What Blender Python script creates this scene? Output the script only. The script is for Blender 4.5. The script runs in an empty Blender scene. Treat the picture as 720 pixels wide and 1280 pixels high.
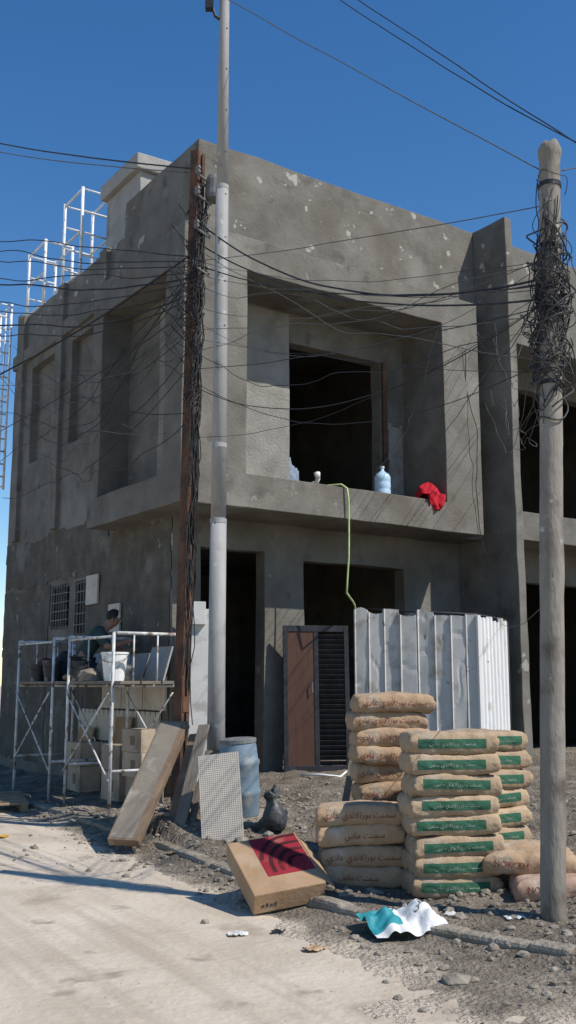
import bpy, bmesh, math, random
from mathutils import Vector, Matrix, noise
from mathutils.bvhtree import BVHTree
R = math.radians
random.seed(11)
scn = bpy.context.scene
COL = scn.collection
# ---------------------------------------------------------------- camera maths
F, PITCH, CAMH = 1261.0, R(9.68), 1.5
cp, sp = math.cos(PITCH), math.sin(PITCH)
def ray(px, py):
    u, v = px-360.0, 640.0-py
    return Vector((u, F*cp - v*sp, v*cp + F*sp))
def at(px, py, Y):
    d = ray(px, py); s = Y/d.y
    return Vector((d.x*s, Y, CAMH + d.z*s))
cam = bpy.data.objects.new('camera', bpy.data.cameras.new('camera')); COL.objects.link(cam)
cam.location = (0, 0, CAMH); cam.rotation_euler = (R(90)+PITCH, 0, 0)
cam.data.sensor_fit = 'VERTICAL'; cam.data.sensor_height = 24.0; cam.data.lens = 24.0*F/1280.0
cam.data.clip_end = 3000; cam.data.clip_start = .05
scn.camera = cam
# ---------------------------------------------------------------- light
HA = R(34.5)
a_ = Vector((math.cos(HA), math.sin(HA), 0)); b_ = Vector((-math.sin(HA), math.cos(HA), 0))
EL = R(48); REL = R(28)
Sh = -b_*math.cos(REL) + a_*math.sin(REL)
S3 = Vector((Sh.x*math.cos(EL), Sh.y*math.cos(EL), math.sin(EL)))
sun = bpy.data.objects.new('sun', bpy.data.lights.new('sun', 'SUN')); COL.objects.link(sun)
sun.data.energy = 5.0; sun.data.angle = R(.5); sun.data.color = (1, .94, .855)
sun.rotation_euler = (-S3).to_track_quat('-Z', 'Y').to_euler(); sun.location = (5, -5, 15)
w = bpy.data.worlds.new('World'); scn.world = w; w.use_nodes = True
nt = w.node_tree; bg = nt.nodes['Background']
sky = nt.nodes.new('ShaderNodeTexSky'); sky.sky_type = 'NISHITA'; sky.sun_disc = False
sky.sun_elevation = EL; sky.sun_rotation = math.atan2(Sh.x, Sh.y)
sky.air_density = 1.0; sky.dust_density = 0.; sky.ozone_density = 1.6; sky.altitude = 0
hs = nt.nodes.new('ShaderNodeHueSaturation'); hs.inputs['Saturation'].default_value = 1.32; hs.inputs['Hue'].default_value = .503
nt.links.new(sky.outputs[0], hs.inputs['Color']); nt.links.new(hs.outputs[0], bg.inputs[0]); bg.inputs[1].default_value = .14
scn.view_settings.view_transform = 'Standard'; scn.view_settings.look = 'None'; scn.view_settings.exposure = 0
# ---------------------------------------------------------------- materials
def pmat(name, ramp, scale=3., rough=.85, bump=.15, bscale=40., metal=0., stretch=(1, 1, 1), spots=(), vary=0., spec=.3, detail=8., dots=None, streak=None, bdist=.05, blocks=None, attr=None):
    m = bpy.data.materials.new(name); m.use_nodes = True
    t = m.node_tree; N = t.nodes; L = t.links; b = N['Principled BSDF']
    tc = N.new('ShaderNodeTexCoord'); mp = N.new('ShaderNodeMapping'); mp.inputs['Scale'].default_value = stretch
    L.new(tc.outputs['Object'], mp.inputs['Vector'])
    n = N.new('ShaderNodeTexNoise'); n.inputs['Scale'].default_value = scale; n.inputs['Detail'].default_value = detail
    n.inputs['Roughness'].default_value = .62
    L.new(mp.outputs[0], n.inputs['Vector'])
    r = N.new('ShaderNodeValToRGB')
    while len(r.color_ramp.elements) < len(ramp): r.color_ramp.elements.new(.5)
    for e, (p, c) in zip(r.color_ramp.elements, ramp):
        e.position = p; e.color = (c[0], c[1], c[2], 1)
    L.new(n.outputs[0], r.inputs[0]); col = r.outputs[0]
    def mixin(col, fac, c):
        mx = N.new('ShaderNodeMix'); mx.data_type = 'RGBA'
        L.new(fac, mx.inputs[0]); L.new(col, mx.inputs[6]); mx.inputs[7].default_value = (c[0], c[1], c[2], 1)
        return mx.outputs[2]
    for k, sp_ in enumerate(spots):
        c, s, lo, hi = sp_[:4]
        q = N.new('ShaderNodeTexNoise'); q.inputs['Scale'].default_value = s; q.inputs['Detail'].default_value = 6
        off = N.new('ShaderNodeVectorMath'); off.operation = 'ADD'; off.inputs[1].default_value = (7.3*k+3, 1.7*k, 5.1*k)
        L.new(tc.outputs['Object'], off.inputs[0]); L.new(off.outputs[0], q.inputs['Vector'])
        mr = N.new('ShaderNodeMapRange'); mr.inputs[1].default_value = lo; mr.inputs[2].default_value = hi
        L.new(q.outputs[0], mr.inputs[0]); fac = mr.outputs[0]
        if len(sp_) > 4:       # only in a height band (z lo, z hi, strength below, strength above)
            sx = N.new('ShaderNodeSeparateXYZ'); L.new(tc.outputs['Object'], sx.inputs[0])
            zr = N.new('ShaderNodeMapRange'); zr.inputs[1].default_value = sp_[4]; zr.inputs[2].default_value = sp_[5]; zr.inputs[3].default_value = sp_[6]; zr.inputs[4].default_value = sp_[7]
            L.new(sx.outputs[2], zr.inputs[0]); mu = N.new('ShaderNodeMath'); mu.operation = 'MULTIPLY'; L.new(fac, mu.inputs[0]); L.new(zr.outputs[0], mu.inputs[1]); fac = mu.outputs[0]
        col = mixin(col, fac, c)
    if streak:      # (angle, across scale, along scale, lo, hi, colour)
        m1 = N.new('ShaderNodeMapping'); m1.inputs['Rotation'].default_value = (0, 0, streak[0])
        m2 = N.new('ShaderNodeMapping'); m2.inputs['Scale'].default_value = (streak[1], streak[2], 1)
        L.new(tc.outputs['Object'], m1.inputs['Vector']); L.new(m1.outputs[0], m2.inputs['Vector'])
        q = N.new('ShaderNodeTexNoise'); q.inputs['Scale'].default_value = 1; q.inputs['Detail'].default_value = 6
        L.new(m2.outputs[0], q.inputs['Vector'])
        mr = N.new('ShaderNodeMapRange'); mr.inputs[1].default_value = streak[3]; mr.inputs[2].default_value = streak[4]; mr.inputs[4].default_value = .6
        L.new(q.outputs[0], mr.inputs[0]); col = mixin(col, mr.outputs[0], streak[5])
    if attr:        # (vertex attribute, noise colour a, noise colour b): dusty cover blended by the attribute
        at_ = N.new('ShaderNodeAttribute'); at_.attribute_name = attr[0]
        q = N.new('ShaderNodeTexNoise'); q.inputs['Scale'].default_value = 7; q.inputs['Detail'].default_value = 10; q.inputs['Roughness'].default_value = .62
        L.new(tc.outputs['Object'], q.inputs['Vector'])
        ad = N.new('ShaderNodeMath'); ad.operation = 'ADD'; L.new(at_.outputs['Fac'], ad.inputs[0]); L.new(q.outputs[0], ad.inputs[1])
        mr = N.new('ShaderNodeMapRange'); mr.inputs[1].default_value = .75; mr.inputs[2].default_value = 1.3; L.new(ad.outputs[0], mr.inputs[0])
        r2 = N.new('ShaderNodeValToRGB'); r2.color_ramp.elements[0].position = .3; r2.color_ramp.elements[1].position = .7
        r2.color_ramp.elements[0].color = attr[1]+(1,); r2.color_ramp.elements[1].color = attr[2]+(1,)
        q2 = N.new('ShaderNodeTexNoise'); q2.inputs['Scale'].default_value = 1.4; q2.inputs['Detail'].default_value = 12; L.new(tc.outputs['Object'], q2.inputs['Vector']); L.new(q2.outputs[0], r2.inputs[0])
        mx = N.new('ShaderNodeMix'); mx.data_type = 'RGBA'; L.new(mr.outputs[0], mx.inputs[0]); L.new(col, mx.inputs[6]); L.new(r2.outputs[0], mx.inputs[7]); col = mx.outputs[2]
    if dots:
        vo = N.new('ShaderNodeTexVoronoi'); vo.inputs['Scale'].default_value = dots[0]; vo.inputs['Randomness'].default_value = 0
        vo.voronoi_dimensions = '2D'
        L.new(tc.outputs['Object'], vo.inputs['Vector'])
        lt = N.new('ShaderNodeMath'); lt.operation = 'LESS_THAN'; lt.inputs[1].default_value = dots[1]
        L.new(vo.outputs['Distance'], lt.inputs[0])
        col = mixin(col, lt.outputs[0], dots[2])
    if blocks:      # (block length, height, joint colour, axis, strength) on a wall
        sx = N.new('ShaderNodeSeparateXYZ'); cx = N.new('ShaderNodeCombineXYZ'); L.new(tc.outputs['Object'], sx.inputs[0])
        L.new(sx.outputs[blocks[3]], cx.inputs[0]); L.new(sx.outputs[2], cx.inputs[1])
        br = N.new('ShaderNodeTexBrick'); br.inputs['Scale'].default_value = 1; br.inputs['Brick Width'].default_value = blocks[0]; br.inputs['Row Height'].default_value = blocks[1]
        br.inputs['Mortar Size'].default_value = .008; br.inputs['Mortar Smooth'].default_value = .6
        L.new(cx.outputs[0], br.inputs['Vector']); ml = N.new('ShaderNodeMath'); ml.operation = 'MULTIPLY'; ml.inputs[1].default_value = blocks[4]
        L.new(br.outputs['Fac'], ml.inputs[0]); col = mixin(col, ml.outputs[0], blocks[2])
    if vary:
        oi = N.new('ShaderNodeObjectInfo'); mr = N.new('ShaderNodeMapRange')
        mr.inputs[3].default_value = 1-vary; mr.inputs[4].default_value = 1+vary
        L.new(oi.outputs['Random'], mr.inputs[0])
        h_ = N.new('ShaderNodeHueSaturation'); L.new(mr.outputs[0], h_.inputs['Value']); L.new(col, h_.inputs['Color'])
        col = h_.outputs[0]
    L.new(col, b.inputs['Base Color'])
    b.inputs['Roughness'].default_value = rough; b.inputs['Metallic'].default_value = metal
    b.inputs['Specular IOR Level'].default_value = spec
    if bump:
        n2 = N.new('ShaderNodeTexNoise'); n2.inputs['Scale'].default_value = bscale; n2.inputs['Detail'].default_value = 6
        L.new(mp.outputs[0], n2.inputs['Vector'])
        bp = N.new('ShaderNodeBump'); bp.inputs['Strength'].default_value = bump; bp.inputs['Distance'].default_value = bdist
        L.new(n2.outputs[0], bp.inputs['Height']); L.new(bp.outputs[0], b.inputs['Normal'])
    return m
M = {}
M['cement'] = pmat('cement render', [(.3, (.108, .100, .085)), (.5, (.150, .140, .120)), (.7, (.194, .182, .158))], 1.9, .93, .2, 22, detail=14,
    spots=[((.110, .095, .074), .9, .54, .74), ((.082, .076, .065), 3.1, .60, .75), ((.212, .20, .176), .8, .58, .68), ((.34, .325, .29), 4.2, .645, .675, 7.0, 7.25, .0, 1.), ((.29, .278, .248), 9.5, .70, .72, 7, 7.25, .5, 1.), ((.28, .267, .236), 2.6, .69, .71, 3.4, 3.8, 1., .35)])
M['cement2'] = pmat('neighbour render', [(.3, (.105, .097, .082)), (.5, (.143, .134, .115)), (.7, (.185, .175, .151))], 2, .93, .2, 24,
    spots=[((.11, .096, .074), .9, .55, .72), ((.31, .297, .262), 4.0, .66, .68, 7.0, 7.25, 0., 1.)])
M['pale_cement'] = pmat('pale concrete', [(.3, (.25, .243, .225)), (.7, (.36, .35, .328))], 3, .9, .25, 30, spots=[((.19, .183, .165), 1.5, .55, .7)])
M['blockwork'] = pmat('pale blockwork', [(.3, (.20, .19, .168)), (.7, (.29, .278, .25))], 3, .93, .3, 26, blocks=(.4, .2, (.16, .15, .133), 0, .3), spots=[((.17, .16, .142), 1.8, .53, .66)])
M['sideblock'] = pmat('pale blockwork of side recess', [(.3, (.20, .19, .167)), (.7, (.28, .267, .237))], 3, .93, .3, 26, blocks=(.4, .2, (.17, .16, .142), 1, .25), spots=[((.17, .16, .142), 1.8, .53, .66)])
M['roughwall_shade'] = pmat('rough grey block wall with painted shade', [(.3, (.070, .061, .048)), (.5, (.103, .092, .075)), (.7, (.145, .132, .110))], 2.8, .96, .6, 12, bdist=.05, detail=14, blocks=(.4, .2, (.062, .055, .045), 1, .35),
    spots=[((.165, .153, .13), 1.5, .58, .70), ((.085, .064, .045), 2.0, .55, .72), ((.24, .225, .195), 5.2, .69, .71)])  # rough brownish blocks, colour also darkened to deepen the side wall's shade
DUSTA, DUSTB = (.42, .352, .268), (.55, .47, .368)
M['road'] = pmat('dusty road', [(.3, (.39, .327, .248)), (.5, (.50, .425, .33)), (.7, (.58, .503, .40))], .7, .95, .25, 18, detail=14,
    spots=[((.35, .29, .218), 1.9, .55, .70), ((.61, .53, .425), .4, .52, .66), ((.24, .20, .155), 30, .68, .72), ((.60, .53, .44), 42, .69, .73), ((.27, .222, .168), 3.2, .64, .74)],
    streak=(R(-32), 5, .25, .52, .70, (.36, .298, .225)))
M['dirt'] = pmat('dry dirt', [(.3, (.105, .086, .064)), (.5, (.182, .153, .117)), (.72, (.272, .233, .182))], 3.2, .96, .9, 34, detail=14,
    spots=[((.33, .283, .22), 1.3, .58, .72), ((.08, .065, .048), 6, .56, .70), ((.39, .345, .285), 38, .66, .71), ((.065, .054, .041), 50, .66, .70)],
    attr=('dust', DUSTA, DUSTB))
M['stone'] = pmat('rubble stone', [(.3, (.15, .128, .10)), (.7, (.33, .29, .238))], 6, .95, .3, 40)
M['kerb'] = pmat('kerb concrete', [(.3, (.21, .18, .14)), (.7, (.34, .298, .243))], 4, .95, .6, 26, spots=[((.22, .185, .14), 2.5, .46, .58), ((.15, .124, .093), 6, .58, .7)])
M['galv'] = pmat('dull galvanised steel', [(.3, (.24, .235, .225)), (.7, (.35, .345, .335))], 5, .65, .08, 60, metal=0., stretch=(1, 1, .25), spots=[((.18, .17, .16), 3, .58, .72), ((.42, .415, .40), 7, .66, .7)])
M['polepaint'] = pmat('weathered pole', [(.3, (.18, .158, .132)), (.55, (.25, .224, .19)), (.75, (.32, .29, .25))], 6, .9, .25, 40, stretch=(1, 1, .3),
    spots=[((.11, .093, .074), 4, .54, .70), ((.42, .395, .355), 9, .66, .70)])
M['rust'] = pmat('rusty steel', [(.3, (.05, .027, .018)), (.55, (.115, .058, .036)), (.75, (.20, .11, .07))], 5, .85, .4, 50, stretch=(1, 1, .4),
    spots=[((.035, .03, .027), 3, .5, .66)])
M['black'] = pmat('black cable', [(.3, (.012, .012, .013)), (.7, (.03, .03, .032))], 20, .6, 0)
M['greywire'] = pmat('grey cable', [(.3, (.055, .053, .05)), (.7, (.12, .118, .112))], 20, .6, 0)
M['tangle'] = pmat('dark tangled cable', [(.3, (.02, .02, .02)), (.7, (.075, .073, .07))], 6, .6, 0)
M['darkmetal'] = pmat('dark metal', [(.3, (.018, .018, .02)), (.7, (.045, .045, .05))], 8, .5, .1, 50, metal=.3)
M['lamp'] = pmat('lamp housing', [(.3, (.12, .12, .12)), (.7, (.21, .21, .20))], 8, .6, .1, 50)
M['whitepaint'] = pmat('worn scaffold paint', [(.3, (.40, .40, .39)), (.6, (.60, .60, .59))], 9, .6, .1, 60, spots=[((.20, .14, .10), 11, .54, .62), ((.72, .72, .71), 6, .6, .66)])
M['ladder'] = pmat('white tube paint', [(.3, (.60, .61, .62)), (.6, (.74, .75, .75))], 9, .6, .1, 60, spots=[((.3, .25, .2), 11, .6, .68)])
M['sheet_shaded'] = pmat('dirty white sheet steel with painted shade', [(.3, (.42, .41, .385)), (.7, (.55, .54, .51))], 1.8, .7, .04, 30, metal=.0, stretch=(1, 1, .18),
    spots=[((.28, .24, .19), 3, .57, .73), ((.17, .135, .10), 3, .52, .68, 2.05, 2.36, 0., .9), ((.17, .135, .10), 10, .65, .70), ((.24, .20, .16), 2.4, .50, .7, .9, 1.6, .9, 0.), ((.62, .61, .58), 5, .66, .7)])  # greyer base paints in the front's shade; spots are dirt and stains
M['sheet_lit'] = pmat('white sheet steel', [(.3, (.62, .615, .595)), (.7, (.74, .735, .715))], 2.5, .6, .06, 30, metal=.0, stretch=(1, 1, .2),
    spots=[((.40, .35, .29), 3, .62, .74), ((.28, .23, .18), 8, .68, .72)])  # lighter copy of the same sheet, painted bright for the sunlit side
M['paper'] = pmat('brown paper', [(.3, (.33, .218, .13)), (.7, (.43, .298, .188))], 7, .85, .5, 10, vary=.13, spots=[((.43, .37, .29), 3.0, .56, .72), ((.24, .156, .09), 5, .64, .77)])
M['paperpale'] = pmat('kraft paper', [(.3, (.33, .236, .148)), (.7, (.425, .316, .21))], 7, .85, .5, 10, vary=.12, spots=[((.43, .37, .295), 3.0, .56, .72), ((.24, .168, .106), 5, .64, .77)])
M['pinkpaper'] = pmat('faded pinkish paper', [(.3, (.33, .205, .15)), (.7, (.43, .285, .215))], 7, .8, .3, 16, spots=[((.42, .35, .28), 3, .55, .7)])
M['redink'] = pmat('red brown ink', [(.3, (.19, .04, .022)), (.7, (.26, .07, .04))], 30, .8, 0)
M['green'] = pmat('green ink', [(.3, (.022, .09, .052)), (.7, (.042, .13, .08))], 9, .85, .1, 30, spots=[((.17, .185, .13), 4, .56, .76)])
M['whiteink'] = pmat('pale ink', [(.3, (.24, .30, .23)), (.7, (.34, .38, .31))], 30, .8, 0)
M['card'] = pmat('cardboard', [(.3, (.29, .185, .105)), (.7, (.39, .262, .158))], 4, .85, .12, 30, spots=[((.40, .32, .235), 3, .62, .76)])
M['cardold'] = pmat('dusty old cardboard', [(.3, (.15, .10, .065)), (.7, (.235, .17, .115))], 4, .85, .15, 30, spots=[((.33, .285, .225), 3, .57, .7)])
M['cardgrey'] = pmat('dusty carton face', [(.3, (.16, .135, .105)), (.7, (.25, .22, .175))], 3, .85, .1, 30, spots=[((.38, .35, .30), 3, .58, .7)])
M['red'] = pmat('red print', [(.3, (.20, .011, .020)), (.7, (.275, .02, .032))], 5, .85, .05, 30, spots=[((.30, .11, .085), 4, .6, .76)])
M['darkred'] = pmat('dark print', [(.3, (.045, .008, .010)), (.7, (.075, .014, .016))], 8, .85, 0, spots=[((.16, .014, .022), 14, .56, .68)])
M['blackink'] = pmat('black ink', [(.3, (.04, .035, .03)), (.7, (.08, .07, .06))], 9, .8, 0)
M['wood'] = pmat('raw timber', [(.3, (.22, .15, .09)), (.7, (.38, .28, .18))], 5, .85, .3, 40, stretch=(1, 1, .15))
M['oldwood'] = pmat('grey timber', [(.3, (.12, .10, .08)), (.7, (.24, .21, .17))], 5, .9, .3, 40, stretch=(1, 1, .15))
M['doorwood'] = pmat('brown door panel', [(.3, (.058, .026, .016)), (.7, (.10, .047, .03))], 6, .5, .1, 40, stretch=(1, 1, .1))
M['barrel'] = pmat('faded blue plastic', [(.3, (.11, .165, .21)), (.7, (.19, .25, .30))], 5, .65, .1, 40, spots=[((.34, .33, .30), 4, .56, .72)])
M['perf'] = pmat('perforated sheet', [(.3, (.40, .365, .31)), (.7, (.52, .48, .415))], 6, .7, .05, 40, dots=(52, .30, (.17, .15, .125)))
M['teal'] = pmat('teal plastic', [(.3, (.02, .22, .25)), (.7, (.06, .34, .37))], 5, .45, .15, 25)
M['sackwhite'] = pmat('white woven plastic', [(.3, (.56, .56, .55)), (.7, (.7, .7, .69))], 5, .6, .2, 30, spots=[((.42, .39, .34), 5, .6, .72)])
M['greyplastic'] = pmat('dark grey plastic film', [(.3, (.028, .030, .032)), (.7, (.085, .09, .092))], 9, .45, .2, 25, spots=[((.17, .165, .155), 7, .60, .68)])
M['water'] = pmat('pale blue bottle plastic', [(.3, (.34, .50, .64)), (.7, (.50, .65, .77))], 6, .2, .05, 20, spec=.5)
M['cloth_red'] = pmat('red cloth', [(.3, (.36, .006, .018)), (.7, (.50, .014, .03))], 8, .9, .2, 60)
M['cloth_blue'] = pmat('blue grey cloth', [(.3, (.14, .18, .25)), (.7, (.26, .31, .40))], 8, .9, .2, 60)
M['cloth_dark'] = pmat('dark red cloth', [(.3, (.09, .02, .025)), (.7, (.17, .05, .05))], 8, .9, .2, 60)
M['hose'] = pmat('yellow green hose', [(.3, (.42, .50, .20)), (.7, (.52, .60, .28))], 8, .5, 0)
M['whitehose'] = pmat('white hose', [(.3, (.6, .6, .57)), (.7, (.75, .75, .72))], 8, .5, 0)
M['slab'] = pmat('cream stone', [(.3, (.46, .415, .35)), (.7, (.58, .53, .455))], 5, .8, .12, 40, vary=.08, spots=[((.38, .32, .25), 3, .6, .72)])
M['tanbox'] = pmat('tan box board', [(.3, (.33, .26, .185)), (.7, (.45, .37, .28))], 4, .85, .1, 30, vary=.2, spots=[((.22, .17, .12), 3, .56, .72)])
M['greyslab'] = pmat('grey stone panel', [(.3, (.28, .275, .26)), (.7, (.40, .395, .37))], 4, .8, .1, 30, vary=.1)
M['whiteboard'] = pmat('white board', [(.3, (.42, .415, .40)), (.7, (.56, .555, .535))], 3, .7, .08, 40, spots=[((.30, .28, .25), 4, .56, .7)])
M['bucket'] = pmat('white bucket', [(.3, (.66, .66, .64)), (.7, (.78, .78, .76))], 8, .5, .05, 40, spots=[((.35, .33, .3), 8, .58, .68)])
M['darkbucket'] = pmat('mortar stained dark bucket', [(.3, (.03, .03, .03)), (.7, (.07, .068, .065))], 8, .6, .05, 40, spots=[((.25, .24, .22), 7, .58, .68)])
M['skin'] = pmat('skin', [(.3, (.24, .135, .09)), (.7, (.31, .18, .12))], 8, .6, 0)
M['shirt'] = pmat('dark green shirt', [(.3, (.022, .045, .043)), (.7, (.045, .08, .076))], 8, .9, .2, 60)
M['trousers'] = pmat('dark trousers', [(.3, (.02, .022, .028)), (.7, (.045, .048, .055))], 8, .9, .2, 60)
M['hair'] = pmat('black hair', [(.3, (.008, .007, .006)), (.7, (.02, .018, .016))], 40, .6, .3, 90)
M['yellow'] = pmat('yellow plastic', [(.3, (.55, .30, .03)), (.7, (.7, .42, .05))], 8, .5, .1, 30)
M['litter'] = pmat('pale litter', [(.3, (.5, .5, .49)), (.7, (.68, .68, .66))], 8, .7, .1, 30)
# ---------------------------------------------------------------- mesh helpers
class MB:
    def __init__(s): s.v = []; s.f = []; s.mi = []
    def add(s, vs, fs, mi=0):
        o = len(s.v); s.v += [Vector(v) for v in vs]
        for f in fs: s.f.append([i+o for i in f]); s.mi.append(mi)
    def box(s, c, size, rot=None, mi=0):
        x, y, z = (k/2 for k in size); c = Vector(c)
        vs = [Vector((i, j, k)) for i in (-x, x) for j in (-y, y) for k in (-z, z)]
        if rot is not None: vs = [rot @ v for v in vs]
        s.add([v+c for v in vs], [(0, 1, 3, 2), (4, 6, 7, 5), (0, 4, 5, 1), (2, 3, 7, 6), (0, 2, 6, 4), (1, 5, 7, 3)], mi)
    def span(s, x0, x1, y0, y1, z0, z1, mi=0):
        s.box(((x0+x1)/2, (y0+y1)/2, (z0+z1)/2), (x1-x0, y1-y0, z1-z0), None, mi)
    def tube(s, pts, r, n=6, mi=0, cap=True):
        pts = [Vector(p) for p in pts]; k = len(pts)
        rs = r if isinstance(r, (list, tuple)) else [r]*k
        up = Vector((0, 0, 1)); d0 = (pts[1]-pts[0]).normalized()
        if abs(d0.dot(up)) > .9: up = Vector((1, 0, 0))
        nrm = (up - d0*up.dot(d0)).normalized(); vs = []; fs = []
        for i in range(k):
            d = (pts[min(i+1, k-1)]-pts[max(i-1, 0)])
            d = d.normalized() if d.length > 1e-9 else d0
            nrm = nrm - d*nrm.dot(d)
            nrm = nrm.normalized() if nrm.length > 1e-6 else d.orthogonal().normalized()
            bn = d.cross(nrm)
            for j in range(n):
                t = 2*math.pi*j/n
                vs.append(pts[i] + (nrm*math.cos(t)+bn*math.sin(t))*rs[i])
        for i in range(k-1):
            for j in range(n):
                fs.append((i*n+j, i*n+(j+1) % n, (i+1)*n+(j+1) % n, (i+1)*n+j))
        if cap: fs.append(tuple(range(n))); fs.append(tuple((k-1)*n+j for j in range(n)))
        s.add(vs, fs, mi)
    def lathe(s, prof, n=20, c=(0, 0, 0), mi=0, wob=None):
        c = Vector(c); vs = []; fs = []; k = len(prof)
        for i, (r, z) in enumerate(prof):
            for j in range(n):
                t = 2*math.pi*j/n; q = Vector((r*math.cos(t), r*math.sin(t), z))
                if wob: q = wob(q)
                vs.append(c+q)
        for i in range(k-1):
            for j in range(n): fs.append((i*n+j, i*n+(j+1) % n, (i+1)*n+(j+1) % n, (i+1)*n+j))
        if prof[0][0] > 1e-5: fs.append(tuple(range(n)))
        if prof[-1][0] > 1e-5: fs.append(tuple((k-1)*n+j for j in range(n)))
        s.add(vs, fs, mi)
    def mesh(s, name, mats, smooth=False, fix=True):
        me = bpy.data.meshes.new(name); me.from_pydata(s.v, [], s.f)
        for m in (mats if isinstance(mats, (list, tuple)) else [mats]): me.materials.append(m)
        for p, i in zip(me.polygons, s.mi): p.material_index = i
        if fix:
            bm = bmesh.new(); bm.from_mesh(me); bmesh.ops.recalc_face_normals(bm, faces=bm.faces[:]); bm.to_mesh(me); bm.free()
        if smooth:
            for p in me.polygons: p.use_smooth = True
        return me
    def build(s, name, mats, parent=None, smooth=False, bevel=0, fix=True):
        return link(name, s.mesh(name, mats, smooth, fix), parent, bevel)
def link(name, me, parent=None, bevel=0):
    o = bpy.data.objects.new(name, me); COL.objects.link(o)
    if parent: o.parent = parent
    if bevel:
        bv = o.modifiers.new('bevel', 'BEVEL'); bv.width = bevel; bv.segments = 2; bv.limit_method = 'ANGLE'; bv.angle_limit = R(40)
    return o
def tag(o, label, cat, group=None):
    o['label'] = label; o['category'] = cat
    if group: o['group'] = group
    return o
def struct(o): o['kind'] = 'structure'; return o
def thing(name, label, cat, loc=(0, 0, 0), rot=(0, 0, 0), group=None):
    o = bpy.data.objects.new(name, None); COL.objects.link(o); o.empty_display_size = .1
    o.location = loc; o.rotation_euler = rot
    return tag(o, label, cat, group)
def smooth01(a, b, x):
    t = max(0, min(1, (x-a)/(b-a))); return t*t*(3-2*t)
def part_tube(name, pts, r, mat, parent, n=6):
    m = MB(); m.tube(pts, r, n); return m.build(name, mat, parent, smooth=True)
# ---------------------------------------------------------------- house frame
HC = Vector((-1.25, 11.5, 0))
def hw(x, y, z=0): return HC + a_*x + b_*y + Vector((0, 0, z))
# ---------------------------------------------------------------- ground
K0 = [(7.5, -.6), (4.6, 2.55), (2.9, 4.35), (1.54, 5.74), (.21, 7.08), (-1.01, 9.3), (-2.2, 11.25), (-4.75, 15.3), (-9.0, 21.7), (-20, 38)]
K0 = [Vector((x, y)) for x, y in K0]
KP = []
for i in range(1, len(K0)-2):
    p0, p1, p2, p3 = K0[i-1:i+3]
    for j in range(8):
        t = j/8
        KP.append(.5*((2*p1)+(p2-p0)*t+(2*p0-5*p1+4*p2-p3)*t*t+(3*p1-p0-3*p2+p3)*t**3))
KP = [K0[0]]+KP+[K0[-2], K0[-1]]
def sd(x, y):
    p = Vector((x, y)); best = 1e9; sg = 1
    for i in range(len(KP)-1):
        A = KP[i]; d = KP[i+1]-A; t = max(0, min(1, (p-A).dot(d)/d.length_squared)); q = p-A-d*t
        if q.length < best-1e-6:
            best = q.length; sg = -1 if (d.x*(p-A).y-d.y*(p-A).x) > 0 else 1
    return best*sg
def spill(x, y): return .55+1.3*smooth01(-.5, 1.2, x-.25*(y-6))*smooth01(8.5, 6.8, y)
def nz3(x, y): return noise.noise(Vector((x*1.6, y*1.6, 3)))*.5+noise.noise(Vector((x*5, y*5, 8)))*.35+noise.noise(Vector((x*12, y*12, 1)))*.25
def gh(x, y, d=None):
    if d is None: d = sd(x, y)
    n = nz3(x, y)
    bury = max(0, noise.noise(Vector((x*1.4, y*1.4, 21)))+.22)        # heaps that run over the kerb in places
    over = .085*bury*math.exp(-((d-.02)/.22)**2)
    if d < .06:
        k = 1+d/spill(x, y)
        return -.014+.036*(n*.7+.8*min(k, .9)+.12) - .03*max(0, -k) + .045*smooth01(-.22, .06, d) + over
    base = .085+.34*smooth01(0.2, 3.2, d)+.25*math.exp(-((x+.85)**2+(y-10.3)**2)/(2*.55**2))+.15*math.exp(-((x-.0)**2+(y-7.62)**2)/(2*.24**2))
    return base*smooth01(-.05, .12, d)+n*.075*min(1, .35+d*.45)+over
g = MB(); S_ = 900
g.add([(-S_, -S_, 0), (S_, -S_, 0), (S_, S_, 0), (-S_, S_, 0)], [(0, 1, 2, 3)])
struct(g.build('road', M['road']))
RES = .06
nx, ny = int(21/RES), int(17.5/RES)
vs = {}; verts = []; faces = []; dust = []
D = {}
def gv(i, j):
    if (i, j) not in vs:
        x, y = -8.5+i*RES, 2.6+j*RES; d = D[(i, j)]
        vs[(i, j)] = len(verts); verts.append((x, y, gh(x, y, d)))
        k = 1+min(d, .3)/spill(x, y); n = noise.noise(Vector((x*1.1, y*1.1, 6)))*.5+noise.noise(Vector((x*3.5, y*3.5, 2)))*.35
        dust.append(max(.08, 1.05*(1-smooth01(.10, .85, k+n*.7))) if d < .1 else max(0, .12+.4*n-.08*d))
    return vs[(i, j)]
for i in range(nx+1):
    for j in range(ny+1):
        x, y = -8.5+i*RES, 2.6+j*RES
        if y > 11.5 and (x > 6 or x < -8.2): D[(i, j)] = 3.5 if x > 0 else -9
        elif y-9.5 > -1.35*(x-.2)+4: D[(i, j)] = max(3.4, (x+y-9)*.7)
        else: D[(i, j)] = sd(x, y)
for i in range(nx):
    for j in range(ny):
        if min(D[(i, j)], D[(i+1, j)], D[(i, j+1)], D[(i+1, j+1)]) > -2.8:
            faces.append((gv(i, j), gv(i+1, j), gv(i+1, j+1), gv(i, j+1)))
me = bpy.data.meshes.new('dirt_ground'); me.from_pydata(verts, [], faces); me.materials.append(M['dirt'])
at_ = me.attributes.new('dust', 'FLOAT', 'POINT')
at_.data.foreach_set('value', dust)
for p in me.polygons: p.use_smooth = True
struct(link('dirt_ground', me))
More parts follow.
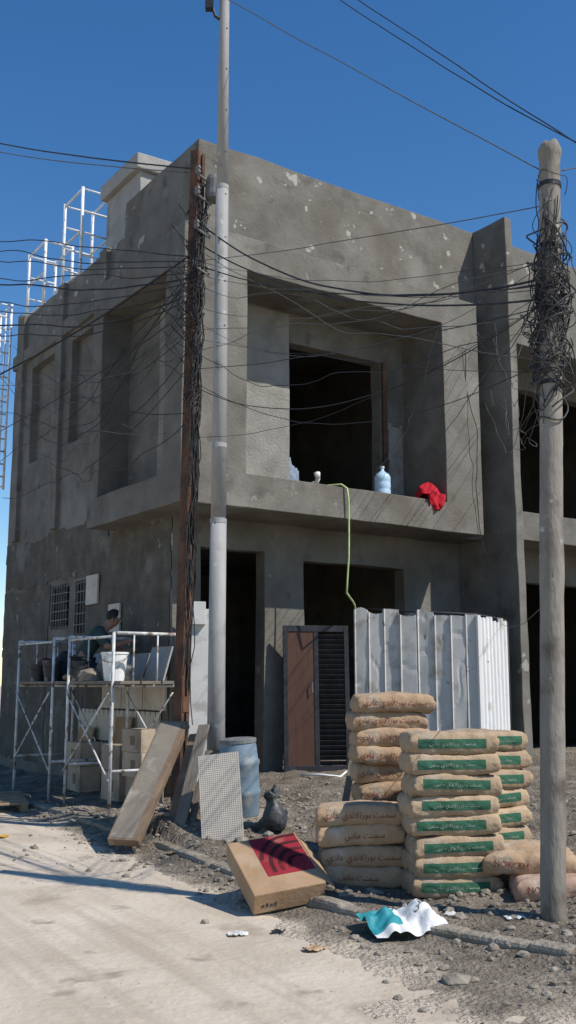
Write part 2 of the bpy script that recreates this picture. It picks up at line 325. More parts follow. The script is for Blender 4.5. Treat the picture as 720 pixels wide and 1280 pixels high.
# kerb: a worn, half buried concrete strip
kb = MB(); random.seed(3)
for i in range(1, len(KP)-2):
    A, B = KP[i], KP[i+1]; d = B-A
    nseg = max(1, round(d.length/1.2))
    for k in range(nseg):
        p, q = A+d*(k/nseg), A+d*((k+1)/nseg); c = (p+q)/2; L = (q-p).length+.03
        rot = Matrix.Rotation(math.atan2(d.y, d.x)+random.uniform(-.012, .012), 3, 'Z') @ Matrix.Rotation(random.uniform(-.06, .06), 3, 'X') @ Matrix.Rotation(random.uniform(-.025, .025), 3, 'Y')
        kb.box((c.x, c.y, -.002+random.uniform(-.014, .008)), (L, .13, .2), rot)
struct(kb.build('kerb', M['kerb'], bevel=.025))
# rubble
random.seed(5)
def rock(mb, c, r, flat=.7):
    t = (1+5**.5)/2
    vs = [Vector(v).normalized() for v in [(-1, t, 0), (1, t, 0), (-1, -t, 0), (1, -t, 0), (0, -1, t), (0, 1, t), (0, -1, -t), (0, 1, -t), (t, 0, -1), (t, 0, 1), (-t, 0, -1), (-t, 0, 1)]]
    fs = [(0, 11, 5), (0, 5, 1), (0, 1, 7), (0, 7, 10), (0, 10, 11), (1, 5, 9), (5, 11, 4), (11, 10, 2), (10, 7, 6), (7, 1, 8), (3, 9, 4), (3, 4, 2), (3, 2, 6), (3, 6, 8), (3, 8, 9), (4, 9, 5), (2, 4, 11), (6, 2, 10), (8, 6, 7), (9, 8, 1)]
    rot = Matrix.Rotation(random.uniform(0, 6), 3, Vector((random.random()-.5, random.random()-.5, random.random()-.5)).normalized())
    sx, sy = random.uniform(.7, 1.4), random.uniform(.6, 1.1)
    mb.add([Vector(c)+Vector(((rot@v).x*sx, (rot@v).y*sy, (rot@v).z*flat))*r*random.uniform(.75, 1.2) for v in vs], fs)
rb = MB(); cnt = 0
while cnt < 8000:
    x, y = random.uniform(-3.5, 3.5), random.uniform(4.0, 12)
    d = sd(x, y)
    if d < -2.2 or d > 4: continue
    wgt = (.5*math.exp(-(d/(spill(x, y)*.6))**2) if d < 0 else .85*math.exp(-(d/.9)**2)+.3)+.9*math.exp(-((x+.7)**2+(y-9.9)**2)/1.2)+.6*math.exp(-((x-1.6)**2+(y-6.4)**2)/.15)
    if random.random() > wgt: continue
    r = .0035+.032*random.random()**5.5
    rock(rb, (x, y, max(0, gh(x, y, d))+r*.2), r); cnt += 1
o = rb.build('rubble', M['stone'], fix=False); tag(o, 'small grey stones and crumbs of rubble strewn over dirt and kerb', 'rubble'); o['kind'] = 'stuff'
cnt = 0
while cnt < 40:
    x, y = random.uniform(-2.6, 3), random.uniform(4.9, 11.3)
    d = sd(x, y)
    if d < -.6*(x > .6)-.25 or d > 2 or (0.1 < x < 2.1 and 6.7 < y < 8.8): continue
    mb = MB(); r = random.uniform(.025, .075); rock(mb, (0, 0, 0), r, .65)
    o = mb.build('stone_chunk', M['stone'], bevel=.006); o.location = (x, y, max(0, gh(x, y, d))+r*.1)
    tag(o, 'rough grey chunk of broken concrete lying in the dirt along the kerb', 'stone', 'broken concrete chunks in the dirt'); cnt += 1
# ---------------------------------------------------------------- houses (voxel union so no faces overlap)
def voxel(ops, step=.3):
    ax = []
    for k in range(3):
        c = sorted({round(o[1][2*k+e], 4) for o in ops for e in (0, 1)}); out = []
        for p, q in zip(c, c[1:]):
            n = max(1, int((q-p)/step))
            out += [p+(q-p)*i/n for i in range(n)]
        out.append(c[-1]); ax.append(out)
    X, Y, Z = ax; sol = {}
    for i in range(len(X)-1):
        cx = (X[i]+X[i+1])/2; ox = [o for o in ops if o[1][0] < cx < o[1][1]]
        for j in range(len(Y)-1):
            cy = (Y[j]+Y[j+1])/2; oy = [o for o in ox if o[1][2] < cy < o[1][3]]
            for k in range(len(Z)-1):
                cz = (Z[k]+Z[k+1])/2; s = False
                for sg, bx in oy:
                    if bx[4] < cz < bx[5]: s = sg > 0
                if s: sol[(i, j, k)] = True
    mb = MB(); idx = {}
    def vid(i, j, k):
        if (i, j, k) not in idx: idx[(i, j, k)] = len(mb.v); mb.v.append(Vector((X[i], Y[j], Z[k])))
        return idx[(i, j, k)]
    for (i, j, k) in sol:
        for dv, q in (((-1, 0, 0), ((0, 0, 0), (0, 0, 1), (0, 1, 1), (0, 1, 0))), ((1, 0, 0), ((1, 0, 0), (1, 1, 0), (1, 1, 1), (1, 0, 1))),
                      ((0, -1, 0), ((0, 0, 0), (1, 0, 0), (1, 0, 1), (0, 0, 1))), ((0, 1, 0), ((0, 1, 0), (0, 1, 1), (1, 1, 1), (1, 1, 0))),
                      ((0, 0, -1), ((0, 0, 0), (0, 1, 0), (1, 1, 0), (1, 0, 0))), ((0, 0, 1), ((0, 0, 1), (1, 0, 1), (1, 1, 1), (0, 1, 1)))):
            if (i+dv[0], j+dv[1], k+dv[2]) in sol: continue
            mb.f.append([vid(i+c[0], j+c[1], k+c[2]) for c in q]); mb.mi.append(0)
    for v in mb.v: v += noise.noise_vector(v*1.3)*.014+noise.noise_vector(v*5)*.008
    return mb
house = thing('concrete_house', 'unfinished two storey house in raw grey cement render on the street corner', 'house', HC, (0, 0, HA))
ops = [(1, (.4, .65, .9, 7.07, -.3, 3.6)), (1, (.4, 5.3, .9, 1.12, -.3, 3.6)), (1, (.4, 5.3, 6.9, 7.07, -.3, 8.1)), (1, (5.1, 5.3, .9, 7.07, -.3, 7.1)),
       (1, (.4, 5.3, .9, 7.07, 3.6, 3.9)), (1, (0, 4.92, 0, 1.12, 3.6, 7.08)), (1, (0, .9, 0, 2.68, 3.6, 7.08)), (1, (4.92, 5.3, .4, 1.12, 3.6, 8.47)),
       (1, (.4, .65, .4, 7.07, 3.9, 7.95)), (1, (.4, 5.3, .4, .65, 7.08, 8.47)), (1, (.4, .65, .4, 2.6, 7.08, 8.47)), (1, (.65, 5.3, .65, 7.07, 7.08, 7.25)),
       (1, (.32, .65, 3.05, 3.3, 3.9, 7.95)), (1, (.32, .65, 4.7, 4.95, 3.9, 7.95)), (1, (.32, .65, 6.5, 6.75, 3.9, 7.95)), (1, (.34, .65, 2.68, 7.07, 7.05, 7.3)),
       (-1, (.9, 4.22, 0, .9, 4.02, 6.63)), (-1, (2.16, 3.79, .9, 1.2, 4.02, 6.2)), (-1, (0, .45, .47, 2.365, 4.0, 6.6)),
       (-1, (.4, .54, 3.55, 4.45, 5.2, 6.9)), (-1, (.4, .54, 5.2, 6.2, 5.2, 6.9)),
       (-1, (.92, 5.1, 1.12, 6.9, 3.9, 7.08)), (-1, (.80, 1.757, .9, 1.2, .2, 3.22)), (-1, (2.4, 4.18, .9, 1.2, .2, 3.15)),
       (-1, (.4, .65, 4.2, 4.9, 2.33, 3.0)), (-1, (.4, .65, 3.55, 3.98, 2.2, 3.0))]
voxel(ops).build('wall', M['cement'], house, bevel=.014)
def skin_panel(name, mat, axis, plane, u0, u1, z0, z1, seed, parent, rag=.16, cell=.05):
    m = MB(); nu, nz = max(2, int((u1-u0)/cell)), max(2, int((z1-z0)/cell)); keep = {}
    for i in range(nu):
        for j in range(nz):
            u, z = u0+(u1-u0)*(i+.5)/nu, z0+(z1-z0)*(j+.5)/nz
            e = min(u-u0, u1-u, z-z0, z1-z)
            if e+rag*1.2*noise.noise(Vector((u*1.2+seed, z*1.2, seed)))+rag*.4*noise.noise(Vector((u*7, z*7, seed))) > rag*.3: keep[(i, j)] = 1
    idx = {}
    def vid(i, j):
        if (i, j) not in idx:
            u, z = u0+(u1-u0)*i/nu, z0+(z1-z0)*j/nz
            base = Vector((plane, u, z)) if axis == 0 else Vector((u, plane, z)); dv = noise.noise_vector(base*1.3)*.014+noise.noise_vector(base*5)*.008
            off = plane+dv[axis]-.012; q = Vector((off, u, z)) if axis == 0 else Vector((u, off, z)); idx[(i, j)] = len(m.v); m.v.append(q)
        return idx[(i, j)]
    for (i, j) in keep: m.f.append([vid(i, j), vid(i+1, j), vid(i+1, j+1), vid(i, j+1)]); m.mi.append(0)
    return m.build(name, mat, parent, smooth=True)
skin_panel('bare_blockwork', M['blockwork'], 1, .9, .91, 2.15, 4.03, 6.6, 2, house, .02)
skin_panel('bare_blockwork', M['blockwork'], 1, .9, 3.88, 4.2, 4.04, 5.3, 5, house, .05)
skin_panel('bare_blockwork', M['sideblock'], 0, .45, .5, 1.45, 4.05, 6.55, 7, house, .02)
skin_panel('rough_render', M['roughwall_shade'], 0, .4, 2.70, 7.06, 3.05, 3.88, 9, house, .10, .04)
skin_panel('rough_render', M['roughwall_shade'], 0, .4, .92, 3.54, .3, 3.58, 12, house, .06, .04)
skin_panel('rough_render', M['roughwall_shade'], 0, .4, 4.95, 7.06, .3, 3.04, 14, house, .06, .04)
skin_panel('rough_render', M['roughwall_shade'], 0, .4, 3.56, 4.94, .3, 2.18, 15, house, .06, .04)
fb = voxel([(1, (5.303, 5.45, -.27, 1.1, -.3, 8.47))]); fb.build('fin_wall', M['cement'], house, bevel=.012)
rr = voxel([(1, (.70, 3.0, 2.75, 3.95, 7.25, 9.15)), (-1, (.9, 2.8, 3.0, 3.8, 7.25, 9.05)), (-1, (.95, 1.6, 2.7, 3.05, 8.45, 9.0))])
rr.build('roof_room', M['pale_cement'], house, bevel=.01)
rs = voxel([(1, (.6, 3.06, 2.66, 4.02, 9.153, 9.40))]); rs.build('roof_slab', M['pale_cement'], house, bevel=.02)
m = MB(); m.span(3.795, 3.87, .84, .878, 4.03, 6.2); m.build('timber_prop', M['rust'], house, bevel=.004)
for (y0, y1, z0, z1) in ((4.2, 4.9, 2.33, 3.0), (3.55, 3.98, 2.2, 3.0)):
    fr = MB()
    fr.span(.42, .46, y0, y1, z0, z0+.04); fr.span(.42, .46, y0, y1, z1-.04, z1); fr.span(.423, .457, y0, y0+.04, z0+.04, z1-.04); fr.span(.423, .457, y1-.04, y1, z0+.04, z1-.04)
    fo = fr.build('window_frame', M['darkmetal'], house)
    gr = MB(); n = int((y1-y0)/.1)
    for k in range(1, n): gr.tube([(.405, y0+(y1-y0)*k/n, z0+.01), (.405, y0+(y1-y0)*k/n, z1-.01)], .008, 6)
    for k in (1, 2, 3, 4): gr.tube([(.395, y0, z0+(z1-z0)*k/5), (.395, y1, z0+(z1-z0)*k/5)], .008, 6)
    gr.build('window_grille', M['lamp'], fo)
nb = thing('neighbour_house', 'matching raw cement house joined on at the right behind the concrete pole', 'house', HC, (0, 0, HA))
ops = [(1, (5.46, 11, .9, 1.12, -.3, 3.6)), (1, (5.46, 10.6, 0, 1.12, 3.6, 7.08)), (1, (5.46, 11, .4, .65, 7.08, 8.47)), (1, (5.46, 11, .65, 6, 7.08, 7.25)),
       (1, (10.8, 11, .9, 6, -.3, 8)), (1, (5.46, 11, 5.8, 6, -.3, 8)), (1, (5.46, 11, 1.12, 6, 3.6, 3.9)), (1, (5.46, 5.76, 1.12, 6, -.3, 7.1)),
       (-1, (5.70, 10, 0, .9, 4.02, 6.63)), (-1, (5.85, 9, .9, 1.2, 4.02, 6.3)), (-1, (5.76, 10.8, 1.12, 5.8, 3.9, 7.08)), (-1, (6.75, 8.5, .9, 1.2, .2, 3.1))]
voxel(ops).build('wall', M['cement2'], nb, bevel=.012)
# ---------------------------------------------------------------- things on the window ledge
bt = thing('water_bottle', 'large pale blue plastic water bottle standing on the upper window ledge', 'bottle', hw(3.3, .3, 4.03))
m = MB(); m.lathe([(r*.84, z*.88) for r, z in [(.0, .005), (.12, .0), (.135, .03), (.135, .10), (.128, .115), (.135, .13), (.135, .22), (.128, .235), (.135, .25), (.135, .31), (.11, .36), (.05, .40), (.028, .42), (.028, .46), (0, .46)]], 20)
m.build('bottle_body', M['water'], bt, smooth=True)
m = MB(); m.lathe([(.028, .40), (.03, .404), (.03, .43), (.0, .43)], 14); m.build('cap', M['sackwhite'], bt)
def blob(name, mat, label, cat, loc, size, seed, rot=0, sub=4, amp=.35):
    bm = bmesh.new(); bmesh.ops.create_icosphere(bm, subdivisions=sub, radius=1)
    for v in bm.verts:
        n = noise.noise(v.co*1.6+Vector((seed, 0, 0)))*amp+abs(noise.noise(v.co*4+Vector((0, seed, 0))))*amp*.6
        v.co *= 1+n
        if v.co.z < -.55: v.co.z = -.55
        v.co = Vector((v.co.x*size[0], v.co.y*size[1], (v.co.z+.55)*size[2]))
    me = bpy.data.meshes.new(name); bm.to_mesh(me); bm.free(); me.materials.append(mat)
    for p in me.polygons: p.use_smooth = True
    o = link(name, me); o.location = loc; o.rotation_euler = (0, 0, rot); return tag(o, label, cat)
m = MB(); NX, NY = 26, 26
for i in range(NX+1):
    for j in range(NY+1):
        u, v = i/NX, j/NY
        x = -.17+.34*u+.05*math.sin(v*5)*(u-.5); s = v*.62
        if s < .30: y, z = .30-s, .03+.19*math.sin(u*math.pi)*math.sin(s/.30*math.pi*.9)
        else: y, z = -.03-.03*math.sin(u*14+v*3), .05-(s-.30)*(.75-.3*abs(u-.35))
        q = Vector((x, y, z)); q += noise.noise_vector(q*8)*.05+noise.noise_vector(q*20)*.015; m.v.append(q)
for i in range(NX):
    for j in range(NY):
        k = i*(NY+1)+j; m.f.append([k, k+NY+1, k+NY+2, k+1]); m.mi.append(0)
o = m.build('draped_cloth', M['cloth_red'], smooth=True); o.location = hw(4.0, 0.02, 4.05); o.rotation_euler = (0, 0, HA)
o.modifiers.new('s', 'SOLIDIFY').thickness = .01
tag(o, 'crumpled bright red cloth draped over the upper window ledge', 'cloth')
blob('hanging_garment', M['cloth_blue'], 'dim blue grey garment heaped inside the dark upper window opening', 'clothing', hw(2.42, 1.35, 4.0), (.15, .13, .40), 4, 0, 4, .4)
m = MB(); m.tube([(0, 0, .03), (.02, -.1, .06), (-.02, -.22, .04), (-.05, -.3, .09)], .03, 8); m.tube([(-.05, -.3, .09), (-.09, -.33, .15)], [.03, .045], 8)
o = m.build('pipe_elbow', M['whitehose'], smooth=True); o.location = hw(2.12, .42, 4.03); o.rotation_euler = (0, 0, HA); tag(o, 'short white pipe piece lying on the upper window ledge', 'pipe')
pts = [hw(2.2, .5, 4.05), hw(2.28, .2, 4.06), hw(2.38, .03, 4.06), hw(2.42, -.04, 4.0)]
for k in range(1, 10): pts.append(hw(2.43+.005*math.sin(k*.6), -.05+.05*max(0, k-6)/3, 4.0-k*.15))
pts += [Vector((.845, 13.15, 2.56)), Vector((.885, 13.38, 2.53)), Vector((.92, 13.47, 2.3)), Vector((.95, 13.5, 1.4)), Vector((.97, 13.5, .5))]
m = MB(); m.tube(pts, .0125, 8); tag(m.build('garden_hose', M['hose'], smooth=True), 'yellow green hose hanging from the upper window ledge to the metal enclosure', 'hose')
# ---------------------------------------------------------------- poles
gp = Vector((-.72, 10.3, gh(-.72, 10.3)-.1))
mp_ = thing('steel_lamp_pole', 'tall galvanised steel pole rising in front of the house corner', 'pole', gp)
m = MB(); m.lathe([(.090, 0), (.087, 1.6), (.084, 2.9)], 18); m.build('lower_shaft', M['galv'], mp_, smooth=True)
m = MB(); m.lathe([(.079, 2.9), (.074, 5.0), (.069, 6.6)], 18); m.build('middle_shaft', M['galv'], mp_, smooth=True)
m = MB(); m.lathe([(.063, 6.6), (.057, 8.5), (.050, 11)], 18); m.build('upper_shaft', M['galv'], mp_, smooth=True)
for z, r in ((2.9, .084), (3.7, .077), (6.6, .069)):
    m = MB(); m.lathe([(r-.012, z-.025), (r+.003, z-.025), (r+.003, z+.02), (r-.012, z+.03)], 18); m.build('collar', M['galv'], mp_)
for k in range(9):
    z = 5.0+k*.5; r = .077-.0042*(z-4); m = MB(); m.tube([(.6*r, -.78*r, z), (.6*r*1.12, -.78*r*1.12, z)], .008, 8); m.build('step_bolt', M['darkmetal'], mp_)
m = MB(); m.span(-.17, .17, -.17, .17, .05, .1); m.build('base_plate', M['galv'], mp_)
m = MB(); m.tube([(0, 0, 8.6), (-.10, -.03, 8.66), (-.15, -.05, 8.8), (-.16, -.05, 9.4)], .018, 8); m.box((-.165, -.06, 8.82), (.09, .08, .2)); m.build('bracket', M['darkmetal'], mp_)
RB = Vector((-1.13, 10.75, gh(-1.13, 10.75)-.15)); RT = Vector((-1.03, 10.7, 7.5))
def RP(z): return RB.lerp(RT, (z-RB.z)/(RT.z-RB.z))
axis = (RT-RB); RL = axis.length
rp = thing('rusty_steel_post', 'old rusty steel channel post carrying cables at the house corner', 'post', RB)
rp.rotation_euler = axis.to_track_quat('Z', 'Y').to_euler()
for sgn in (-1, 1):
    m = MB(); m.span(sgn*.068-.008, sgn*.068+.008, -.05, .05, 0, RL)
    x0, x1 = sorted((sgn*.06, sgn*.02))
    m.span(x0, x1, -.05, -.041, 0, RL); m.span(x0, x1, .041, .05, 0, RL); m.build('channel', M['rust'], rp)
for k in range(9):
    m = MB(); m.span(-.06, .06, -.058, -.051, .3+k*.8, .3+k*.8+.16); m.build('batten_plate', M['rust'], rp)
for z in (5.95, 6.4, 6.8, 7.05):
    m = MB(); m.tube([(-.16, -.09, z), (.16, -.09, z)], .014, 6)
    ib = m.build('insulator_bracket', M['lamp'], rp)
    for s in (-.13, .13):
        m = MB(); m.lathe([(.0, -.04), (.03, -.04), (.035, -.015), (.022, 0), (.035, .015), (.03, .04), (0, .05)], 10, (s, -.09, z+.05)); m.build('insulator', M['lamp'], ib)
m = MB(); m.lathe([(.0, -.17), (.10, -.17), (.115, -.12), (.11, .06), (.085, .12), (.0, .14)], 16, (.13, -.16, 7.0)); m.tube([(0, 0, 7.0), (.13, -.16, 7.0)], .02, 6)
m.build('lamp_housing', M['lamp'], rp, smooth=False, bevel=.005)
m = MB(); random.seed(21)
for k in range(22):
    z0 = random.uniform(4.2, 7.0); r0 = random.uniform(.08, .12 if z0 < 5.4 else .17); pts = []; sl = random.uniform(-.5, .5)
    for j in range(26):
        t = j/25*2*math.pi; pts.append(Vector((r0*math.cos(t+k), -.02+r0*.75*math.sin(t+k), z0+.12*math.sin(t*1.5+k)+sl*j/25)))
    m.tube(pts, random.choice((.004, .006)), 5)
for k in range(16):
    x = random.uniform(-.09, .09); z1 = random.uniform(.8, 4); pts = [Vector((x+.03*math.sin(q*.9+k)+.02*math.sin(q*2.1), -.07-.015*math.sin(q*1.7+k), 6.8-(6.8-z1)*q/24)) for q in range(25)]
    m.tube(pts, .0055, 5)
for k in range(22):      # messy bights hanging to the left of the post
    z0 = random.uniform(4.6, 6.5) if k > 6 else random.uniform(5.5, 6.3); w_ = random.uniform(.15, .62); h_ = random.uniform(.15, .6); lift = random.uniform(-.1, .25); pts = []
    for j in range(26):
        t = j/25; pts.append(Vector((-.06-w_*math.sin(t*math.pi)*(1+.15*math.sin(t*9+k)), -.08-.05*math.sin(t*5+k), z0-h_*t+lift*math.sin(t*math.pi)+.05*math.sin(t*8+k))))
    m.tube(pts, random.choice((.004, .0055, .007)), 5)
cc = m.build('cable_coil', M['black'], rp); cc['kind'] = 'stuff'
PB = Vector((1.6, 6.42, gh(1.6, 6.42)-.1)); PT = Vector((at(687, 182, 6.42).x, 6.42, at(687, 182, 6.42).z))
def PP(z): return PB.lerp(PT, (z-PB.z)/(PT.z-PB.z))
ax2 = PT-PB; PL = ax2.length
pp = thing('concrete_pole', 'weathered grey brown pole wrapped in tangled cables at the right', 'pole', PB)
pp.rotation_euler = ax2.to_track_quat('Z', 'Y').to_euler()
m = MB(); prof = [(.078-.008*k/40+(.004 if k in (17, 18) else 0), PL*k/40*.995) for k in range(40)]
prof += [(.072, PL-.09), (.077, PL-.08), (.078, PL-.03), (.066, PL), (.03, PL+.012), (0, PL+.0)]
m.lathe(prof, 24, wob=lambda q: q+noise.noise_vector(q*6)*.003+noise.noise_vector(q*30)*.0015+(Vector((0, 0, noise.noise(q*25)*.03)) if q.z > PL-.05 else Vector((0, 0, 0)))); m.build('shaft', M['polepaint'], pp, smooth=True)
for z in (PL-.3, PL-.75, PL-1.2, PL-1.7):
    m = MB(); m.lathe([(.065, z-.015), (.077, z-.015), (.077, z+.015), (.065, z+.015)], 18); m.build('clamp_band', M['darkmetal'], pp)
random.seed(8)
m = MB()
for k in range(34):      # strands lying on the shaft, running up and down
    zc = PL-.15-1.2*random.random(); ph = random.uniform(0, 6.3); pts = []; ln = random.uniform(.4, 1.1); tw = random.uniform(-2.2, 2.2); r0 = random.uniform(.075, .085)
    for j in range(26):
        t = j/25; th = ph+tw*t+.25*math.sin(t*9+k); rr_ = r0+.010*abs(math.sin(t*7+k))
        pts.append(Vector((rr_*math.cos(th), rr_*math.sin(th), zc-ln*t+.02*math.sin(t*15+k))))
    m.tube(pts, random.choice((.003, .004, .005)), 5)
for k in range(66):      # slanting looped coils round the upper half
    zc = PL-1.2+random.gauss(0, .32); r0 = random.uniform(.08, .13); ph = random.uniform(0, 6.3); turns = random.uniform(.6, 1.3); sl = random.uniform(-.35, .35); ti = random.uniform(-.16, .16); pts = []
    cx_, cy_ = random.uniform(-.03, .03), random.uniform(-.03, .03)
    for j in range(34):
        t = j/33; th = ph+turns*2*math.pi*t; rr_ = max(.080, r0*(1+.2*math.sin(5*t+k)))
        pts.append(Vector((cx_*(rr_ > .10)+rr_*math.cos(th), cy_*(rr_ > .10)+rr_*math.sin(th), zc+sl*t+ti*math.cos(th-ph*2)+.03*math.sin(t*13+k))))
    m.tube(pts, random.choice((.003, .0045, .006)), 5)
for k in range(24):      # loose bights standing off the pole
    zc = PL-.6-1.1*random.random(); ph = random.uniform(0, 6.3); pts = []; w_ = random.uniform(.03, .14); h_ = random.uniform(.12, .42); tw = random.uniform(-.7, .7)
    for j in range(22):
        t = j/21; rr_ = .077+w_*math.sin(t*math.pi)*(1+.25*math.sin(t*11+k)); th = ph+tw*t+.2*math.sin(t*8+k)
        pts.append(Vector((rr_*math.cos(th), rr_*math.sin(th), zc-h_*t+.05*math.sin(t*6+k))))
    m.tube(pts, random.choice((.0028, .0038)), 5)
ct = m.build('cable_tangle', M['tangle'], smooth=True); ct.location = PB; ct.rotation_euler = pp.rotation_euler; ct['kind'] = 'stuff'
tag(ct, 'dense tangle of dark cables wound round the right pole', 'cables')
# ---------------------------------------------------------------- overhead cables
def cable(label, p0, p1, sag=.1, r=.006, mat='black', group=None, wig=.02, n=34):
    p0, p1 = Vector(p0), Vector(p1); sd_ = random.uniform(0, 50); pts = []
    for i in range(n):
        t = i/(n-1); p = p0.lerp(p1, t); p.z -= sag*4*t*(1-t)
        p += (noise.noise_vector(Vector((t*4, sd_, 0)))*wig+noise.noise_vector(Vector((t*11, sd_, 5)))*wig*.3)*math.sin(t*math.pi); pts.append(p)
    m = MB(); m.tube(pts, r, 5); return tag(m.build('overhead_cable', M[mat], smooth=True), label, 'cable', group)
random.seed(31)
cable('grey cable slanting down the sky from the top edge to the right pole head', at(200, -48, 11), PP(PT.z-.22), .02, .005, 'greywire')
cable('upper of two dark cables crossing the top right sky', at(370, -55, 10), at(800, 230, 6), .03, .005, 'black')
cable('lower of two dark cables crossing the top right sky', at(385, -30, 10), at(790, 214, 6), .09, .005, 'black')
cable('dark cable running left over the sky from the rusty post head', RP(7.3), at(-160, 145, 17), .12, .010, 'black')
cable('thin pale cable just under the upper left sky cable', RP(7.25), at(-160, 152, 17), .16, .007, 'greywire')
for k in range(9):
    cable('black cable of the bundle leaving the rusty post to the left below the parapet', RP(6.2-.06*k)+Vector((0, -.1, 0)), at(-120, 280+11*k, 15), .06+.07*k, random.choice((.007, .011)), 'black', 'bundle of cables leaving left', .14)
cable('heavy black cable dropping from the rusty post to the lower left edge', RP(6.25)+Vector((0, -.1, 0)), at(-60, 498, 11.5), .1, .010, 'black')
cable('black cable descending across the side wall to the far left', RP(5.6)+Vector((0, -.1, 0)), at(-40, 560, 15), .1, .006, 'black')
cable('heavy black cable sweeping across the window recess to the right pole', RP(6.6)+Vector((.05, -.1, 0)), PP(4.2), .42, .009, 'black')
cable('second heavy black cable running level into the right pole', RP(6.1)+Vector((.05, -.1, 0)), PP(4.15), .2, .007, 'black')
cable('third heavy black cable drooping toward the right pole', RP(6.35)+Vector((.05, -.1, 0)), PP(4.05), .3, .008, 'black')
cable('taut thin grey cable crossing the front parapet to the right pole', RP(6.15)+Vector((.05, -.1, 0)), PP(4.72), .03, .004, 'greywire')
cable('taut black cable crossing level through the middle of the window recess', RP(4.9)+Vector((.05, -.1, 0)), PP(4.0), .08, .004, 'black')
cable('slack black cable sagging low across the window recess', RP(4.7)+Vector((.05, -.1, 0)), PP(4.05), .48, .0045, 'black')
for k in range(12):
    cable('thin cable in the web strung between rusty post and right pole', RP(random.uniform(3.9, 6.3))+Vector((.05, -.1, 0)), PP(random.uniform(3.4, 4.5)), random.uniform(.02, .55), random.choice((.0025, .0035)), random.choice(('black', 'greywire')), 'thin cables between the two poles', random.choice((.06, .12, .25)))
for k in range(14):
    cable('thin slack wire looping from the rusty post over the left corner', RP(random.uniform(4.0, 6.4))+Vector((-.05, -.1, 0)), hw(-.35, random.uniform(.8, 6.5), random.uniform(4.2, 7.0)), random.uniform(.15, .9), random.choice((.003, .005)), random.choice(('black', 'black', 'greywire')), 'slack wires over the left corner', .25)
cable('thin grey drop wire rising from the window ledge to the right pole', hw(3.2, -.02, 4.05), PP(4.15), .1, .0035, 'greywire', None, .1)
cable('thin dark wire hanging in the window recess beside the inner opening', hw(4.1, -.02, 6.5), hw(2.9, -.03, 4.3), .3, .004, 'black', None, .15)
cable('black wire dangling down the right end of the projecting frame', hw(4.62, -.04, 6.3), hw(4.86, -.06, 3.25), -.02, .006, 'black', None, .12)
cable('grey wire slung from the fin wall to the right pole', hw(5.38, -.29, 5.9), PP(4.2), .25, .004, 'greywire')
cable('short slack wire from the projecting frame to the right pole', hw(4.85, -.04, 6.6), PP(4.3), .5, .004, 'black')
for k in range(10):
    cable('slack short wire hanging between the projecting frame end and the right pole', hw(random.uniform(4.4, 5.4), -.3, random.uniform(4.6, 6.8)), PP(random.uniform(3.4, 4.4)), random.uniform(.1, .8), .003, random.choice(('black', 'greywire')), 'slack wires by the right pole', .2)
cable('thin wire from the sheet fence top to the right pole', Vector((2.9, 13.7, 2.3)), PP(2.05), .1, .003, 'greywire')
cable('grey cable leaving the right pole head past the frame edge', PP(PT.z-.2), at(800, 190, 7), .02, .005, 'greywire')
cable('black cable leaving the right pole past the frame edge', PP(4.3), at(860, 470, 9), .1, .006, 'black')
cable('dark loop of cable in front of the projecting frame corner', RP(4.4)+Vector((-.05, -.1, 0)), at(40, 455, 12.5), .22, .005, 'black')
cable('thin cable crossing the side recess to the rusty post', RP(5.0)+Vector((-.05, -.1, 0)), at(-30, 480, 15), .12, .004, 'greywire')
cable('thin slack cable sagging under the side recess', RP(4.2)+Vector((-.05, -.1, 0)), at(-30, 430, 15), .5, .004, 'greywire')
# ---------------------------------------------------------------- scaffolds on the side wall
def scaffold(y0, y1, label):
    x0, x1 = -.63, .17
    t = thing('scaffold', label, 'scaffold', HC, (0, 0, HA))
    for x in (x0, x1):
        for y in (y0, y1):
            z = gh(*hw(x, y).xy); m = MB(); m.tube([(x, y, z-.02), (x, y, 2.08)], .019, 8); m.build('upright', M['whitepaint'], t, smooth=True)
    for y in (y0, y1):
        for z, r in ((2.07, .019), (1.48, .016), (.55, .016)): part_tube('end_ledger', [(x0, y, z), (x1, y, z)], r, M['whitepaint'], t)
        for x in (x0+.25, x1-.25): part_tube('end_stay', [(x, y, 1.48), (x, y, 2.07)], .011, M['whitepaint'], t)
    for x in (x0, x1):
        part_tube('brace', [(x-.02, y0, .45), (x-.02, y1, 1.4)], .010, M['whitepaint'], t)
        part_tube('brace', [(x-.045, y0, 1.4), (x-.045, y1, .45)], .010, M['whitepaint'], t)
    part_tube('guard_rail', [(x0, y0, 2.03), (x0, y1, 2.03)], .014, M['whitepaint'], t)
scaffold(.33, 1.6, 'worn white scaffold set beside the rusty post')
scaffold(2.1, 3.35, 'worn white scaffold standing farther along the side wall')
for k, x in enumerate((-.5, -.24, .02)):
    m = MB(); m.span(-.12, .12, -.0, 3.4, 0, .035); o = m.build('scaffold_plank', M['oldwood'], bevel=.004)
    o.location = hw(x, .15, 1.5); o.rotation_euler = (0, 0, HA)
    tag(o, ('outer', 'middle', 'inner')[k]+' of the three dusty planks laid across the scaffold frames', 'plank', 'scaffold planks')
def bucket(loc, label, s=1., mt='bucket'):
    t = thing('paint_bucket', label, 'bucket', loc); m = MB()
    m.lathe([(0, 0), (.105*s, 0), (.14*s, .28*s), (.148*s, .28*s), (.148*s, .30*s), (.135*s, .30*s), (.1*s, .02*s), (0, .02*s)], 20); m.build('pail', M[mt], t, smooth=False)
    m = MB(); m.tube([(.15*s*math.cos(q/12*math.pi), -.05*s-.09*s*math.sin(q/12*math.pi), .27*s-.08*s*math.sin(q/12*math.pi)) for q in range(13)], .004, 5); m.build('handle', M['darkmetal'], t)
